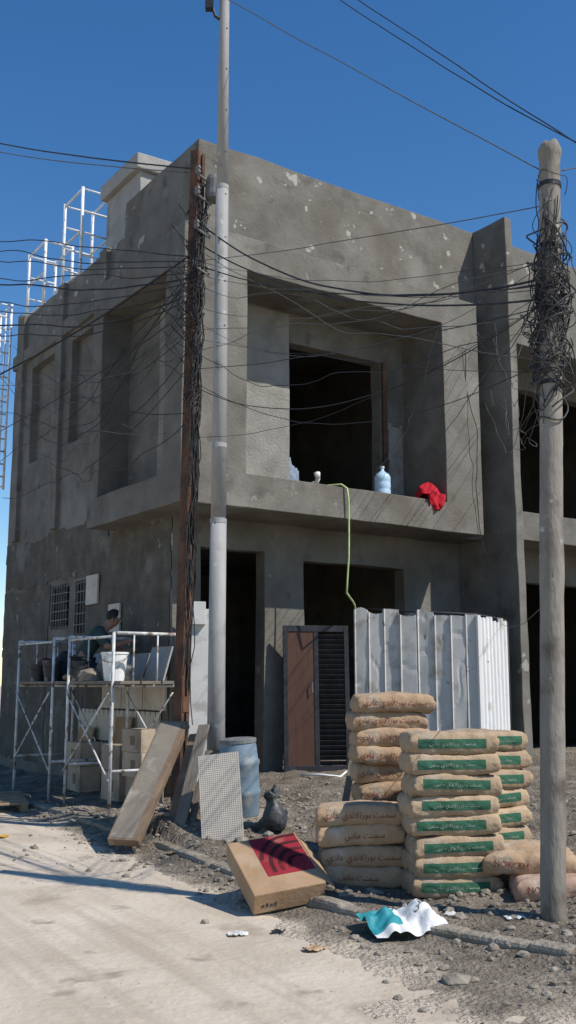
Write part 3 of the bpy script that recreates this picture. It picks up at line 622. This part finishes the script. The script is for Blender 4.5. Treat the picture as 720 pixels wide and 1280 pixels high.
bucket(hw(-.42, .75, 1.536), 'white bucket standing on the scaffold planks near the rusty post', 1.1)
bucket(hw(-.45, 2.6, 1.536), 'dark stained bucket on the scaffold planks left of the crouching person', .9, 'darkbucket')
bucket(hw(-.5, 3.0, 1.536), 'small dark bucket at the far end of the scaffold planks', .75, 'darkbucket')
bucket(hw(-.5, 1.6, 1.536), 'dark stained bucket on the planks right of the crouching person', .8, 'darkbucket')
blob('cloth_bundle', M['cloth_dark'], 'dark red bundle lying at the far end of the scaffold planks', 'bundle', hw(-.2, 3.3, 1.53), (.22, .2, .2), 9)
blob('slumped_bag', M['trousers'], 'black bag slumped on the planks near the far end', 'bag', hw(-.15, 2.85, 1.53), (.2, .2, .24), 13)
blob('slumped_bag', M['greyplastic'], 'dark grey bag slumped on the planks between bucket and person', 'bag', hw(-.25, 1.12, 1.53), (.2, .2, .2), 27)
blob('mortar_heap', M['cardgrey'], 'low grey mortar heap on the planks beside the person', 'mortar', hw(-.45, 1.3, 1.53), (.16, .2, .1), 17)
for k, (y, x, w_, h_, tl, lb) in enumerate(((.55, .12, .52, .42, 16, 'grey tile leaning on the planks nearest the rusty post'), (1.12, .10, .48, .36, 20, 'grey tile leaning on the planks, middle of three'), (2.35, .12, .45, .38, 15, 'grey tile leaning on the planks left of the person'))):
    m = MB(); m.span(-.012, .012, 0, w_, 0, h_); o = m.build('floor_tile', M['greyslab'], bevel=.003); o.location = hw(x, y, 1.537); o.rotation_euler = (0, R(tl), HA); tag(o, lb, 'tile', 'grey tiles on the planks')
for k, (y, z, w_, h_, lb) in enumerate(((.5, 0, .5, .3, 'tan box at ground under the scaffold nearest the rusty post'), (.52, .305, .48, .28, 'tan box stacked second under the near scaffold'), (.55, .59, .44, .26, 'tan box topmost of the near stack under the scaffold'),
        (1.1, 0, .45, .34, 'tan box at ground in the middle under the near scaffold'), (1.12, .345, .42, .3, 'tan box topmost of the middle stack under the scaffold'), (2.25, 0, .5, .32, 'tan box at ground under the far scaffold'), (2.28, .325, .45, .3, 'tan box stacked on another under the far scaffold'))):
    x = -.02; g0 = gh(*hw(x, y+.2).xy); m = MB(); m.span(-.14, .14, 0, w_, 0, h_); t = thing('tan_box', lb, 'box', hw(x, y, g0+z), (0, 0, HA+random.uniform(-.10, .10)), 'tan boxes under the scaffold')
    m.build('box_body', M['tanbox'], t, bevel=.005)
    m = MB(); m.span(-.1415, -.1405, w_*.3, w_*.55, h_*.3, h_*.7); m.build('printed_patch', M['cardold'], t)
for (y, x, w_, h_, mt, tl, lb) in ((1.7, .26, .45, .95, 'card', 9, 'tan sheet leaning on the side wall between the two scaffolds'), (2.85, .28, .5, .8, 'card', 9, 'tan sheet leaning on the side wall under the far scaffold')):
    m = MB(); m.span(-.008, .008, 0, w_, 0, h_); o = m.build('leaning_sheet', M[mt]); o.location = hw(x-.12, y, gh(*hw(x-.12, y).xy)); o.rotation_euler = (0, R(tl), HA); tag(o, lb, 'sheet')
random.seed(4)
for r_ in range(3):
    for c_ in range(4):
        if (r_, c_) in ((2, 3), (0, 0)): continue
        y0 = .95+c_*.62+(.15 if r_ % 2 else 0); z0 = .32+r_*.43
        t = thing('stone_slab', 'cream stone slab fixed low on the side wall behind the scaffold', 'slab', hw(.35, y0, z0), (0, 0, HA), 'cream cladding slabs on the side wall')
        m = MB(); m.span(0, .03, 0, .6, 0, .41); m.build('slab_face', M['slab'], t, bevel=.004)
        for q in range(4): m = MB(); m.span(-.004, -.001, .08+q*.14, .09+q*.14, .36, .44); m.build('fixing_clip', M['darkmetal'], t)
for (y, z, s, l) in ((2.3, 2.2, .36, 'square beige tile fixed to the side wall right of the person'), (3.05, 2.62, .4, 'pale tile fixed to the side wall above the person')):
    m = MB(); m.span(0, .03, 0, s, 0, s*1.05); o = m.build('wall_tile', M['slab'], bevel=.004); o.location = hw(.345, y, z); o.rotation_euler = (0, 0, HA); tag(o, l, 'tile')
# ladder frames standing on the roof edge
def frame(y0, y1, z0, z1, xs, nr, label, mids=0, rr=.028):
    t = thing('ladder_scaffold', label, 'scaffold', HC, (0, 0, HA))
    for y in (y0, y1):
        for x in xs: part_tube('upright', [(x, y, z0), (x, y, z1)], rr, M['ladder'], t)
        for k in range(1, nr+1): z = z0+(z1-z0-.03)*k/nr; part_tube('rung', [(xs[0], y, z), (xs[-1], y, z)], rr*.65, M['ladder'], t)
    for x in xs:
        for k in range(3): z = z1-.03-(z1-z0-.1)*k/2.; part_tube('rail', [(x, y0, z), (x, y1, z)], rr*.7, M['ladder'], t)
        for k in range(mids): y = y0+(y1-y0)*(k+1)/(mids+1); part_tube('upright', [(x, y, z0), (x, y, z1)], rr*.7, M['ladder'], t)
frame(4.35, 5.1, 7.95, 9.5, (.45, .95), 4, 'nearest white ladder frame standing on the roof edge beside the roof room')
frame(5.95, 6.75, 7.95, 9.2, (.45, .95), 3, 'middle white ladder frame standing on the roof edge near the end')
frame(7.15, 7.75, 4.9, 8.35, (-.02, .3), 15, 'farthest white ladder frame at the far left end of the side wall', 1, .024)
# ---------------------------------------------------------------- person kneeling on the planks, bent forward
def skinned(name, joints, edges, mat, parent, root=0, sub=2):
    me = bpy.data.meshes.new(name); me.from_pydata([j[0] for j in joints], edges, [])
    o = bpy.data.objects.new(name, me); COL.objects.link(o)
    o.modifiers.new('skin', 'SKIN'); sb = o.modifiers.new('sub', 'SUBSURF'); sb.levels = sub; sb.render_levels = sub
    for d, j in zip(me.skin_vertices[0].data, joints):
        d.radius = (j[1], j[1]*(j[2] if len(j) > 2 else 1)); d.use_root = False
    me.skin_vertices[0].data[root].use_root = True
    dg = bpy.context.evaluated_depsgraph_get(); nm = bpy.data.meshes.new_from_object(o.evaluated_get(dg))
    bpy.data.objects.remove(o); nm.name = name; nm.materials.clear(); nm.materials.append(mat)
    for p in nm.polygons: p.use_smooth = True
    return link(name, nm, parent)
pr = thing('person', 'person in a dark green shirt kneeling bent forward on the scaffold planks', 'person', hw(-.34, 1.95, 1.537), (0, 0, HA-R(90)-R(30)))
J = [((0, 0, .24), .13, .85), ((0, .08, .40), .12, .8), ((0, .20, .55), .145, .75), ((0, .28, .65), .075), ((0, .335, .69), .054), ((0, .40, .75), .084, 1.1), ((0, .425, .83), .077, 1.1)]
E = [(0, 1), (1, 2), (2, 3), (3, 4), (4, 5), (5, 6)]
def addj(p, r, par): J.append((p, r)); E.append((par, len(J)-1)); return len(J)-1
for s in (-1, 1):
    k = addj((s*.18, .23, .605), .064, 2); k = addj((s*.26, .37, .41), .046, k); k = addj((s*.17, .56, .43+.05*s), .03, k); h_ = addj((s*.16, .63, .45+.05*s), .034, k)
    for f in range(4):
        q = addj((s*(.135+.018*f), .685+.006*(f in (1, 2)), .465+.05*s), .010, h_); addj((s*(.135+.017*f), .715+.012*(f in (1, 2)), .44+.05*s), .008, q)
    q = addj((s*.115, .64, .465+.05*s), .011, h_); addj((s*.10, .675, .455+.05*s), .009, q)
    k = addj((s*.10, .03, .19), .095, 0); k = addj((s*.15, .38, .075), .068, k); k = addj((s*.12, -.04, .057), .046, k); addj((s*.12, -.2, .042), .036, k)
body = skinned('body', J, E, M['skin'], pr)
SJ = [((0, -.01, .20), .152, .85), ((0, .08, .40), .142, .8), ((0, .20, .55), .166, .75), ((0, .28, .642), .088)]; SE = [(0, 1), (1, 2), (2, 3)]
for s in (-1, 1):
    SJ.append(((s*.18, .23, .605), .083)); SE.append((2, len(SJ)-1)); SJ.append(((s*.252, .36, .425), .066)); SE.append((len(SJ)-2, len(SJ)-1))
skinned('shirt', SJ, SE, M['shirt'], pr)
TJ = [((0, 0, .23), .145, .9)]; TE = []
for s in (-1, 1):
    for p, r in (((s*.10, .03, .19), .11), ((s*.15, .38, .082), .082), ((s*.12, -.02, .062), .059)):
        TJ.append((p, r)); TE.append((0 if len(TJ) in (2, 5) else len(TJ)-2, len(TJ)-1))
skinned('trousers', TJ, TE, M['trousers'], pr)
bm = bmesh.new(); bmesh.ops.create_icosphere(bm, subdivisions=3, radius=1)
bmesh.ops.delete(bm, geom=[v for v in bm.verts if v.co.z < -.45+.75*max(0, v.co.y)+(.5 if v.co.y > .55 else 0)], context='VERTS')
for v in bm.verts: v.co = Vector((v.co.x*.090, v.co.y*.106+.408, v.co.z*.107+.805))+noise.noise_vector(v.co*6)*.006
hm = bpy.data.meshes.new('hair'); bm.to_mesh(hm); bm.free(); hm.materials.append(M['hair']); link('hair', hm, pr)
m = MB(); m.lathe([(0, -.012), (.011, -.004), (.013, .008), (0, .016)], 8, (0, .506, .765)); m.build('nose', M['skin'], pr, smooth=True)
for s in (-1, 1):
    m = MB(); m.lathe([(0, -.03), (.012, -.02), (.016, .01), (0, .03)], 8, (s*.088, .403, .77)); m.build('ear', M['skin'], pr, smooth=True)
    m = MB(); m.lathe([(0, -.009), (.011, 0), (0, .009)], 8, (s*.033, .492, .79)); m.build('eye', M['hair'], pr)
m = MB(); m.box((0, .491, .725), (.045, .01, .008)); m.build('mouth', M['cloth_dark'], pr)
# ---------------------------------------------------------------- text
def textmesh(s, size):
    cu = bpy.data.curves.new('t', 'FONT'); cu.body = s; cu.size = size; cu.align_x = 'CENTER'; cu.align_y = 'CENTER'; cu.resolution_u = 3
    o = bpy.data.objects.new('t', cu); COL.objects.link(o)
    dg = bpy.context.evaluated_depsgraph_get(); me = bpy.data.meshes.new_from_object(o.evaluated_get(dg))
    vs = [v.co.copy() for v in me.vertices]; fs = [list(p.vertices) for p in me.polygons]
    bpy.data.objects.remove(o); bpy.data.meshes.remove(me); return vs, fs
W_CEM = '\ufe96\ufee8\ufee4\ufeb3'; W_PORT = '\ufef1\ufeaa\ufee7\ufefc\ufe97\ufead\ufeee\ufe91'; W_MAS = '\ufeb1\ufe8e\ufee3'; W_ADI = '\ufef1\ufea9\ufe8e\ufecb'
def ar(words, size): return textmesh(' '.join(words[::-1]), size)
# ---------------------------------------------------------------- cement bags
def bagbody(seed, L=.64, W=.43, H=.154):
    n = (40, 26, 9); idx = {}; mb = MB()
    def vid(i, j, k):
        if (i, j, k) in idx: return idx[(i, j, k)]
        sx, sy, sz = 2*i/n[0]-1, 2*j/n[1]-1, 2*k/n[2]-1
        x = sx*math.sqrt(1-sy*sy*.05)*L/2*(1-.04*sz*sz); y = sy*math.sqrt(1-sx*sx*.05)*W/2*(1-.09*sz**2)
        z = sz*H/2*(1-.27*abs(sx)**11)*(1-.16*abs(sy)**11)
        p = Vector((x, y, z)); q = p+Vector((seed*3.1, seed, 0))
        p += noise.noise_vector(q*4)*.016+noise.noise_vector(q*12)*.008
        cr = abs(noise.noise(Vector((q.x*9+q.z*7, q.y*9+q.z*17, seed)))); p *= 1-.14*max(0, .16-cr)
        cr = abs(noise.noise(Vector((q.x*15-q.z*9, q.y*12+q.z*22, seed+9)))); p *= 1-.08*max(0, .14-cr)
        if abs(sx) > .75: p.z += .012*math.sin(sy*9+seed)*(abs(sx)-.75)/.25
        p.z -= .020*sx*sx*(1 if seed % 2 else -.1)
        idx[(i, j, k)] = len(mb.v); mb.v.append(p+Vector((0, 0, H/2))); return idx[(i, j, k)]
    for A, B, Cc in ((0, 1, 2), (1, 2, 0), (0, 2, 1)):
        for e in (0, n[Cc]):
            for i in range(n[A]):
                for j in range(n[B]):
                    q = []
                    for di, dj in ((0, 0), (1, 0), (1, 1), (0, 1)):
                        c = [0, 0, 0]; c[A] = i+di; c[B] = j+dj; c[Cc] = e; q.append(vid(*c))
                    mb.f.append(q); mb.mi.append(0)
    return mb
def wrap(bvh, vs, fs, org, ux, uz, out, off):
    res = []
    for v in vs:
        p = Vector(org)+Vector(ux)*v.x+Vector(uz)*v.y
        h = bvh.ray_cast(p+Vector(out)*.4, -Vector(out))
        res.append((h[0] if h[0] else p)+Vector(out)*off)
    mb = MB(); mb.v = res; mb.f = [list(f) for f in fs]; mb.mi = [0]*len(fs); return mb
def gridv(w, h, nx=44, nz=8):
    vs = [Vector((-w/2+w*i/nx, -h/2+h*j/nz, 0)) for i in range(nx+1) for j in range(nz+1)]
    return vs, [(i*(nz+1)+j, (i+1)*(nz+1)+j, (i+1)*(nz+1)+j+1, i*(nz+1)+j+1) for i in range(nx) for j in range(nz)]
BAGS = {}
for kind in ('red', 'mas', 'green', 'latin'):
    for sd_ in (1, 2, 3, 4, 5):
        mb = bagbody(sd_+{'red': 0, 'mas': 5, 'green': 10, 'latin': 16}[kind]); bvh = BVHTree.FromPolygons(mb.v, mb.f); H2 = .077
        body_ = mb.mesh('cement_bag', M['paperpale' if kind == 'green' else 'paper'], True)
        parts = []; ox = random.uniform(-.03, .03)
        F_ = ((ox, -.0, H2), (1, 0, 0), (0, 0, 1), (0, -1, 0)); E_ = ((0, 0, H2), (0, 1, 0), (0, 0, 1), (1, 0, 0))
        if kind == 'red':
            parts.append(('printed_lettering', wrap(bvh, *ar([W_CEM, W_PORT, W_ADI], .058), *F_, .0035).mesh('lettering', M['redink']), None))
        elif kind == 'mas':
            parts.append(('printed_lettering', wrap(bvh, *ar([W_CEM, W_MAS], .056), *F_, .0035).mesh('lettering', M['redink']), None))
        elif kind == 'latin':
            parts.append(('printed_lettering', wrap(bvh, *textmesh('NORCEM', .055), (-.13, 0, H2), *F_[1:], .0035).mesh('lettering', M['redink']), None))
        else:
            parts.append(('printed_band', wrap(bvh, *gridv(.47, .062), *F_, .0025).mesh('band', M['green'], True),
                          wrap(bvh, *ar([W_CEM, W_PORT, W_MAS], .036), *F_, .005).mesh('lettering', M['whiteink'])))
            parts.append(('printed_band', wrap(bvh, *gridv(.30, .062), *E_, .0025).mesh('band', M['green'], True),
                          wrap(bvh, *ar([W_CEM, W_MAS], .034), *E_, .005).mesh('lettering', M['whiteink'])))
        BAGS[(kind, sd_)] = (body_, parts)
def bag(kind, loc, rz, label, group=None, tilt=(0, 0), mat=None):
    body_, parts = BAGS[(kind, random.choice((1, 2, 3, 4, 5)))]
    if mat: body_ = body_.copy(); body_.materials[0] = mat
    o = link('cement_bag', body_); o.location = loc; o.rotation_euler = (tilt[0], tilt[1], rz); tag(o, label, 'cement bag', group)
    for nme, me, sub in parts:
        c = link(nme, me, o)
        if sub: link('lettering', sub, c)
    return o
random.seed(17)
ORD = ['bottom', 'second from bottom', 'third from bottom', 'fourth from bottom', 'fifth from bottom', 'sixth from bottom', 'seventh from bottom', 'eighth from bottom', 'topmost']
def stack(kinds, x, y, rz, pitch, desc, where, group, jit=.03):
    z = gh(x, y)-.02; n = len(kinds)
    for k, kd in enumerate(kinds):
        pos = 'topmost' if k == n-1 else ORD[k]
        bag(kd, (x+random.uniform(-jit, jit), y+random.uniform(-jit, jit), z+k*pitch), rz+random.uniform(-.08, .08), f'{desc}, {pos} {where}', group, (random.uniform(-.025, .025), random.uniform(-.035, .035)))
stack(['red']*9, .83, 8.42, R(4), .139, 'brown cement bag', 'in the tall left stack', 'bags of the tall left stack', .028)
stack(['mas', 'red', 'mas', 'red'], .545, 7.62, R(-3), .137, 'brown cement bag', 'in the short left front stack', 'bags of the short left front stack', .02)
stack(['green']*8, 1.13, 7.24, R(3), .134, 'green banded cement bag', 'in the front stack', 'bags of the green banded front stack', .02)
stack(['green']*7, 1.46, 7.86, R(28), .138, 'green banded cement bag', 'in the stack behind the front one', 'bags of the green banded rear stack', .022)
bag('latin', (1.64, 7.2, gh(1.64, 7.2)+.09), R(-8), 'brown cement bag lettered NORCEM lying low beside the right pole', None, (.10, .06))
bag('latin', (1.80, 7.0, gh(1.80, 7.0)-.03), R(-4), 'faded pinkish cement bag on the ground behind the right pole', None, (0, 0), M['pinkpaper'])
# ---------------------------------------------------------------- cartons, sheets, litter near the kerb
ca = thing('flat_carton', 'brown carton with a dark red printed face lying tilted on the kerb', 'carton', (-.09, 7.25, .25), (R(25), R(-6), R(20)))
m = MB(); m.span(-.255, .255, -.30, .30, -.10, .05); m.build('carton_body', M['card'], ca, bevel=.008)
m = MB(); m.box((.29, -.02, .02), (.09, .52, .006), Matrix.Rotation(R(40), 3, 'Y')); m.build('carton_flap', M['card'], ca)
RX0, RX1, RY0, RY1 = -.10, .243, -.14, .292
m = MB(); m.span(RX0, RX1, RY0, RY1, .0502, .0512); pn = m.build('red_print', M['red'], ca)
for k in range(4):
    m = MB(); r_ = .07+.062*k; pts = [Vector((RX1, -.06+r_*1.3, .0522))]
    for q in range(25):
        t = math.pi*(.5+.5*q/24); pts.append(Vector((.16+r_*1.0*math.cos(t), -.06+r_*1.3*math.sin(t), .0522)))
    pts.append(Vector((pts[-1].x, -.085-.01*k, .0522)))
    for p, q in zip(pts, pts[1:]):
        if (q-p).length < 1e-5: continue
        d = (q-p).normalized(); n = Vector((-d.y, d.x, 0))*.0145; e = d*.002
        quad = [p-n-e, q-n+e, q+n+e, p+n-e]
        if any(v.x < RX0 or v.y < RY0 or v.y > RY1 for v in quad): continue
        for v in quad: v.x = min(v.x, RX1)
        m.add(quad, [(0, 1, 2, 3)])
    m.build('printed_stripe', M['darkred'], pn)
for k in range(4): m = MB(); m.span(-.20+k*.03, -.182+k*.03, -.3025, -.301, -.055, -.035+.008*(k % 2)); m.build('printed_mark', M['blackink'], ca)
def orient(p0, p1, wv):
    z = (p1-p0).normalized(); x = (wv-z*wv.dot(z)).normalized(); y = z.cross(x)
    return Matrix((x, y, z)).transposed()
p0, p1 = Vector((-1.47, 9.38, .1)), Vector((-1.15, 10.52, 1.1)); rot = orient(p0, p1, Vector((1, -.25, 0)))
lc = thing('long_carton', 'long dusty brown carton leaning against the rusty post', 'carton', p0, rot.to_euler())
LL = (p1-p0).length
m = MB(); m.span(-.15, .15, -.04, .04, 0, LL); m.build('carton_body', M['cardold'], lc, bevel=.006)
m = MB(); m.span(-.13, .09, .0405, .0425, .02, LL-.03); m.build('pale_face', M['cardgrey'], lc)
m = MB(); m.span(-.13, .09, -.0425, -.0405, .02, LL-.03); m.build('pale_face', M['cardgrey'], lc)
for k, (q0, q1, wdt, lb) in enumerate((((-1.0, 9.62, .2), (-.83, 10.22, 1.1), .12, 'grey board leaning on the steel pole, widest of three'), ((-1.1, 9.75, .2), (-.95, 10.4, 1.0), .09, 'brown board leaning next to the long carton'), ((-.9, 9.7, .2), (-.78, 10.2, .85), .07, 'short narrow board leaning at the foot of the steel pole'))):
    q0, q1 = Vector(q0), Vector(q1); m = MB(); m.span(-wdt/2, wdt/2, -.012, .012, 0, (q1-q0).length); o = m.build('leaning_board', M['oldwood' if k != 1 else 'cardold'], bevel=.003)
    o.location = q0; o.rotation_euler = orient(q0, q1, Vector((1, -.5, 0))).to_euler(); tag(o, lb, 'board', 'boards leaning by the poles')
q0, q1 = Vector((-.575, 9.32, gh(-.575, 9.32)-.02)), Vector((-.65, 9.64, .86)); rot = orient(q0, q1, Vector((1, -.1, 0)))
m = MB(); m.span(-.19, .19, 0, (q1-q0).length, -.005, .005)
o = m.build('perforated_sheet', M['perf']); o.location = q0
o.rotation_euler = (rot @ Matrix(((1, 0, 0), (0, 0, -1), (0, 1, 0)))).to_euler(); tag(o, 'light grey perforated metal sheet leaning in front of the blue barrel', 'metal sheet')
bl = thing('plastic_barrel', 'faded blue plastic barrel standing behind the perforated sheet', 'barrel', (-.45, 10.05, gh(-.45, 10.05)-.05), (R(2), R(-3), 0))
m = MB(); m.lathe([(0, 0), (.16, 0), (.18, .03), (.185, .2), (.2, .22), (.2, .25), (.19, .27), (.192, .48), (.203, .5), (.203, .53), (.188, .55), (.178, .68), (.165, .72), (.165, .74), (.15, .74), (.145, .70), (0, .69)], 26); m.build('barrel_body', M['barrel'], bl, smooth=True)
m = MB(); m.lathe([(.16, .705), (.18, .705), (.18, .74), (.16, .745)], 26); m.build('rim', M['lamp'], bl)
m = MB(); m.lathe([(.0, 0), (.10, .0), (.13, .06), (.115, .16), (.08, .25), (.05, .30), (.08, .36), (.06, .38), (.03, .30), (0, .27)], 32, wob=lambda q: q+noise.noise_vector(q*8)*.065+noise.noise_vector(q*20)*.03)
o = m.build('plastic_sack', M['greyplastic'], smooth=True); o.location = (-.14, 9.55, gh(-.14, 9.55)-.02); tag(o, 'crumpled dark grey plastic sack standing right of the blue barrel', 'sack')
# white and teal sack
m = MB(); NX, NY = 48, 34
for i in range(NX+1):
    for j in range(NY+1):
        u, v = i/NX-.5, j/NY-.5; q = Vector((u*.48, v*.36, 0))
        hgt = .12*math.exp(-((u-.22)/.16)**2)*(1.1-abs(v)*1.5)+.08*math.exp(-((u+.2)/.2)**2)*(1-abs(v)*1.2)+.02
        f = Vector((q.x*5, q.y*5, 2.2)); q.z = hgt+abs(noise.noise(f))*.08+abs(noise.noise(f*2.3))*.05-.03-abs(v)*.05
        q += noise.noise_vector(f*1.3)*.03; q.z = max(.004, q.z); m.v.append(q)
for i in range(NX):
    for j in range(NY):
        k = i*(NY+1)+j; m.f.append([k, k+NY+1, k+NY+2, k+1]); u = i/NX+.12*noise.noise(Vector((i*.2, j*.2, 0)))
        m.mi.append(1 if u < .36 and (j % 34) > 3 else 0)
bvs = BVHTree.FromPolygons(m.v, m.f)
o = m.build('crumpled_sack', [M['sackwhite'], M['teal']], smooth=True); o.location = (.70, 6.44, max(0, gh(.7, 6.44))+.01); o.rotation_euler = (R(10), 0, R(14)); tag(o, 'crumpled white and teal plastic sack lying in front of the kerb', 'sack')
wl = wrap(bvs, *ar([W_MAS], .06), (.09, 0, 0), (.8, .5, 0), (-.5, .8, 0), (0, 0, 1), .004); wl.build('printed_lettering', M['blackink'], o)
def sheet(name, label, cat, mat, loc, sx, sy, seed, rz=0):
    m = MB(); n = 8
    for i in range(n+1):
        for j in range(n+1):
            q = Vector(((i/n-.5)*sx, (j/n-.5)*sy, 0)); q.z = .008+abs(noise.noise(Vector((i*.4+seed, j*.4, 0))))*.03; q.x += noise.noise(Vector((j*.6, seed, 0)))*.03; q.y += noise.noise(Vector((i*.6, seed, 4)))*.03; m.v.append(q)
    for i in range(n):
        for j in range(n): k = i*(n+1)+j; m.f.append([k, k+n+1, k+n+2, k+1]); m.mi.append(0)
    o = m.build(name, mat, smooth=True); o.location = loc; o.rotation_euler = (0, 0, rz); return tag(o, label, cat)
def gz(x, y): return max(0, gh(x, y))
sheet('paper_scrap', 'white paper scrap on the road below the carton', 'litter', M['litter'], (-.31, 6.45, gz(-.31, 6.45)), .11, .09, 3, .4)
sheet('paper_scrap', 'small pale scrap on the road left of the teal sack', 'litter', M['paper'], (.15, 6.1, gz(.15, 6.1)), .13, .09, 5, .9)
sheet('plastic_scrap', 'black plastic scrap on the road below the carton', 'litter', M['black'], (-.06, 6.5, gz(-.06, 6.5)), .08, .05, 7)
sheet('plastic_scrap', 'pale scrap lying at the foot of the right pole', 'litter', M['litter'], (1.38, 6.45, gz(1.38, 6.45)), .12, .08, 9)
sheet('paper_scrap', 'white scrap lying in the dirt right of the teal sack', 'litter', M['litter'], (1.02, 6.55, gz(1.02, 6.55)), .11, .06, 12, -.3)
sheet('card_scrap', 'torn brown card scrap in the dirt beneath the tall bag stack', 'litter', M['card'], (.1, 8.2, gz(.1, 8.2)), .2, .12, 15, .5)
sheet('card_scrap', 'torn brown card scrap lying by the kerb left of the perforated sheet', 'litter', M['cardold'], (-1.0, 9.15, gz(-1.0, 9.15)), .18, .11, 18, 1.)
q0, q1 = Vector((.40, 8.7, gh(.40, 8.7)-.02)), Vector((.58, 9.0, .95)); m = MB(); m.span(-.03, .03, -.025, .025, 0, (q1-q0).length); o = m.build('timber_stick', M['oldwood'], bevel=.004); o.location = q0
o.rotation_euler = orient(q0, q1, Vector((1, 0, 0))).to_euler(); tag(o, 'short dark timber leaning on the left side of the tall bag stack', 'timber')
pa = thing('wooden_pallet', 'slatted wooden pallet on the road at the left edge', 'pallet', (-3.62, 12.62, .02), (R(4), 0, R(22)))
for k in range(5): m = MB(); m.span(-.42, .42, -.42+k*.18, -.31+k*.18, .1, .125); m.build('deck_board', M['wood'], pa, bevel=.003)
for k in range(3): m = MB(); m.span(-.41+k*.37, -.33+k*.37, -.42, .42, .0, .1); m.build('bearer', M['wood'], pa, bevel=.003)
sheet('yellow_piece', 'flat yellow plastic piece on the road at the left edge', 'plastic piece', M['yellow'], (-2.88, 10.4, .0), .2, .16, 2)
# ---------------------------------------------------------------- gate leaf, white door leaf, sheet fence
gx = thing('metal_gate_leaf', 'dark metal gate leaf with brown panel and louvres leaning at the entrance', 'gate', (.375, 13.1, gh(.375, 13.1)-.01), (R(-4), 0, R(8)))
Wd, Hd = .86, 1.86
m = MB()
m.span(-Wd/2, -Wd/2+.06, -.025, .025, 0, Hd); m.span(Wd/2-.06, Wd/2, -.025, .025, 0, Hd); m.span(-Wd/2+.06, Wd/2-.06, -.023, .023, 0, .09); m.span(-Wd/2+.06, Wd/2-.06, -.023, .023, Hd-.08, Hd); m.span(-.03, .03, -.021, .021, .09, Hd-.08)
m.build('gate_frame', M['darkmetal'], gx, bevel=.004)
m = MB(); m.span(-Wd/2+.06, -.03, -.012, .012, .09, Hd-.08); m.build('brown_panel', M['doorwood'], gx)
m = MB()
for k in range(26): m.box(((.03+Wd/2-.06)/2, 0, .12+k*.064), (Wd/2-.09, .008, .06), Matrix.Rotation(R(35), 3, 'X'))
m.build('louvres', M['darkmetal'], gx)
m = MB(); m.tube([(-.06, -.03, 1.0), (-.06, -.06, 1.0), (-.06, -.06, 1.12), (-.06, -.03, 1.12)], .008, 6); m.build('handle', M['lamp'], gx)
wd = thing('white_door_leaf', 'pale dusty door leaf leaning behind the steel pole', 'door', hw(.66, .52, .36), (R(-3), 0, HA-R(26)))
m = MB(); m.span(-.25, .25, -.02, .02, 0, 2.05); m.build('leaf', M['whiteboard'], wd, bevel=.005)
m = MB(); m.span(-.16, .0, -.10, -.022, 1.85, 2.13); m.build('meter_box', M['whiteboard'], wd, bevel=.006)
A, B, Cc = Vector((.87, 13.38, 0)), Vector((2.44, 13.0, 0)), Vector((3.03, 14.05, 0))
fe = thing('sheet_metal_fence', 'white ribbed metal sheet enclosure standing in front of the house', 'fence')
for (P, Q, sd_, zt0, zt1) in ((A, B, 1, 2.47, 2.36), (B, Cc, 2, 2.36, 2.36)):
    d = (Q-P); L = d.length; d.normalize(); n = Vector((d.y, -d.x, 0)); nn = 280 if sd_ == 1 else 160; nz = 34; m = MB()
    for i in range(nn+1):
        s = L*i/nn; wdt_ = .205; u_ = s/wdt_+.12*math.sin(s*4); ph = u_ % 1; pid = int(u_)
        off = .022*max(0, 1-abs(ph-.08)/.05) + .010*math.sin(pid*2.3+1) + .012*math.sin(pid*5.1)*(ph-.5)
        if sd_ == 2: off = .022*math.copysign(min(1, abs(2.2*math.sin(s*2*math.pi/.15))), math.sin(s*2*math.pi/.15))
        for j in range(nz+1):
            z = .33+(zt0+(zt1-zt0)*i/nn-.33)*j/nz; p = P+d*s
            cre = abs(noise.noise(Vector((s*1.6+z*1.1, z*1.5-s*.6, 7+sd_+pid*.7))))
            dent = noise.noise(Vector((s*1.2+sd_*9, z*.8, pid*.4)))*.016+noise.noise(Vector((s*6, z*3, 3)))*.006-.008*max(0, .06-cre)/.06
            if sd_ == 2: dent *= .6
            top = .05*noise.noise(Vector((s*5, sd_, 4)))+.035*math.sin(pid*3.7) if j == nz else 0
            if i in (0, nn): off = dent = 0
            m.v.append(Vector((p.x, p.y, z+top))+n*(off+dent))
    for i in range(nn):
        for j in range(nz): k = i*(nz+1)+j; m.f.append([k, k+nz+1, k+nz+2, k+1]); m.mi.append(0)
    o = m.build('ribbed_sheet', M['sheet_shaded' if sd_ == 1 else 'sheet_lit'], fe); o.modifiers.new('s', 'SOLIDIFY').thickness = .004
for P in (A, Cc): q = P+Vector((.02, .09, 0)); part_tube('post', [q+Vector((0, 0, .2)), q+Vector((0, 0, 2.36))], .025, M['darkmetal'], fe, 8)
m = MB(); m.box((B.x, B.y, 1.34), (.05, .05, 2.06), Matrix.Rotation(R(24), 3, 'Z')); m.build('corner_angle', M['sheet_lit'], fe, bevel=.006)
part_tube('top_rail', [A+Vector((.02, .05, 2.49)), B+Vector((-.02, .04, 2.385)), Cc+Vector((0, .03, 2.38))], .014, M['darkmetal'], fe)
m = MB(); pts = [Vector((.15, 12.5, gh(.15, 12.5)+.02)), Vector((.4, 12.3, gh(.4, 12.3)+.02)), Vector((.62, 12.3, gh(.62, 12.3)+.02)), Vector((.8, 12.8, gh(.8, 12.8)+.08)), Vector((.88, 13.2, .6)), Vector((.89, 13.28, 1.0))]
m.tube(pts, .014, 8); tag(m.build('water_hose', M['whitehose'], smooth=True), 'white hose lying before the gate leaf and rising at the sheet fence', 'hose')
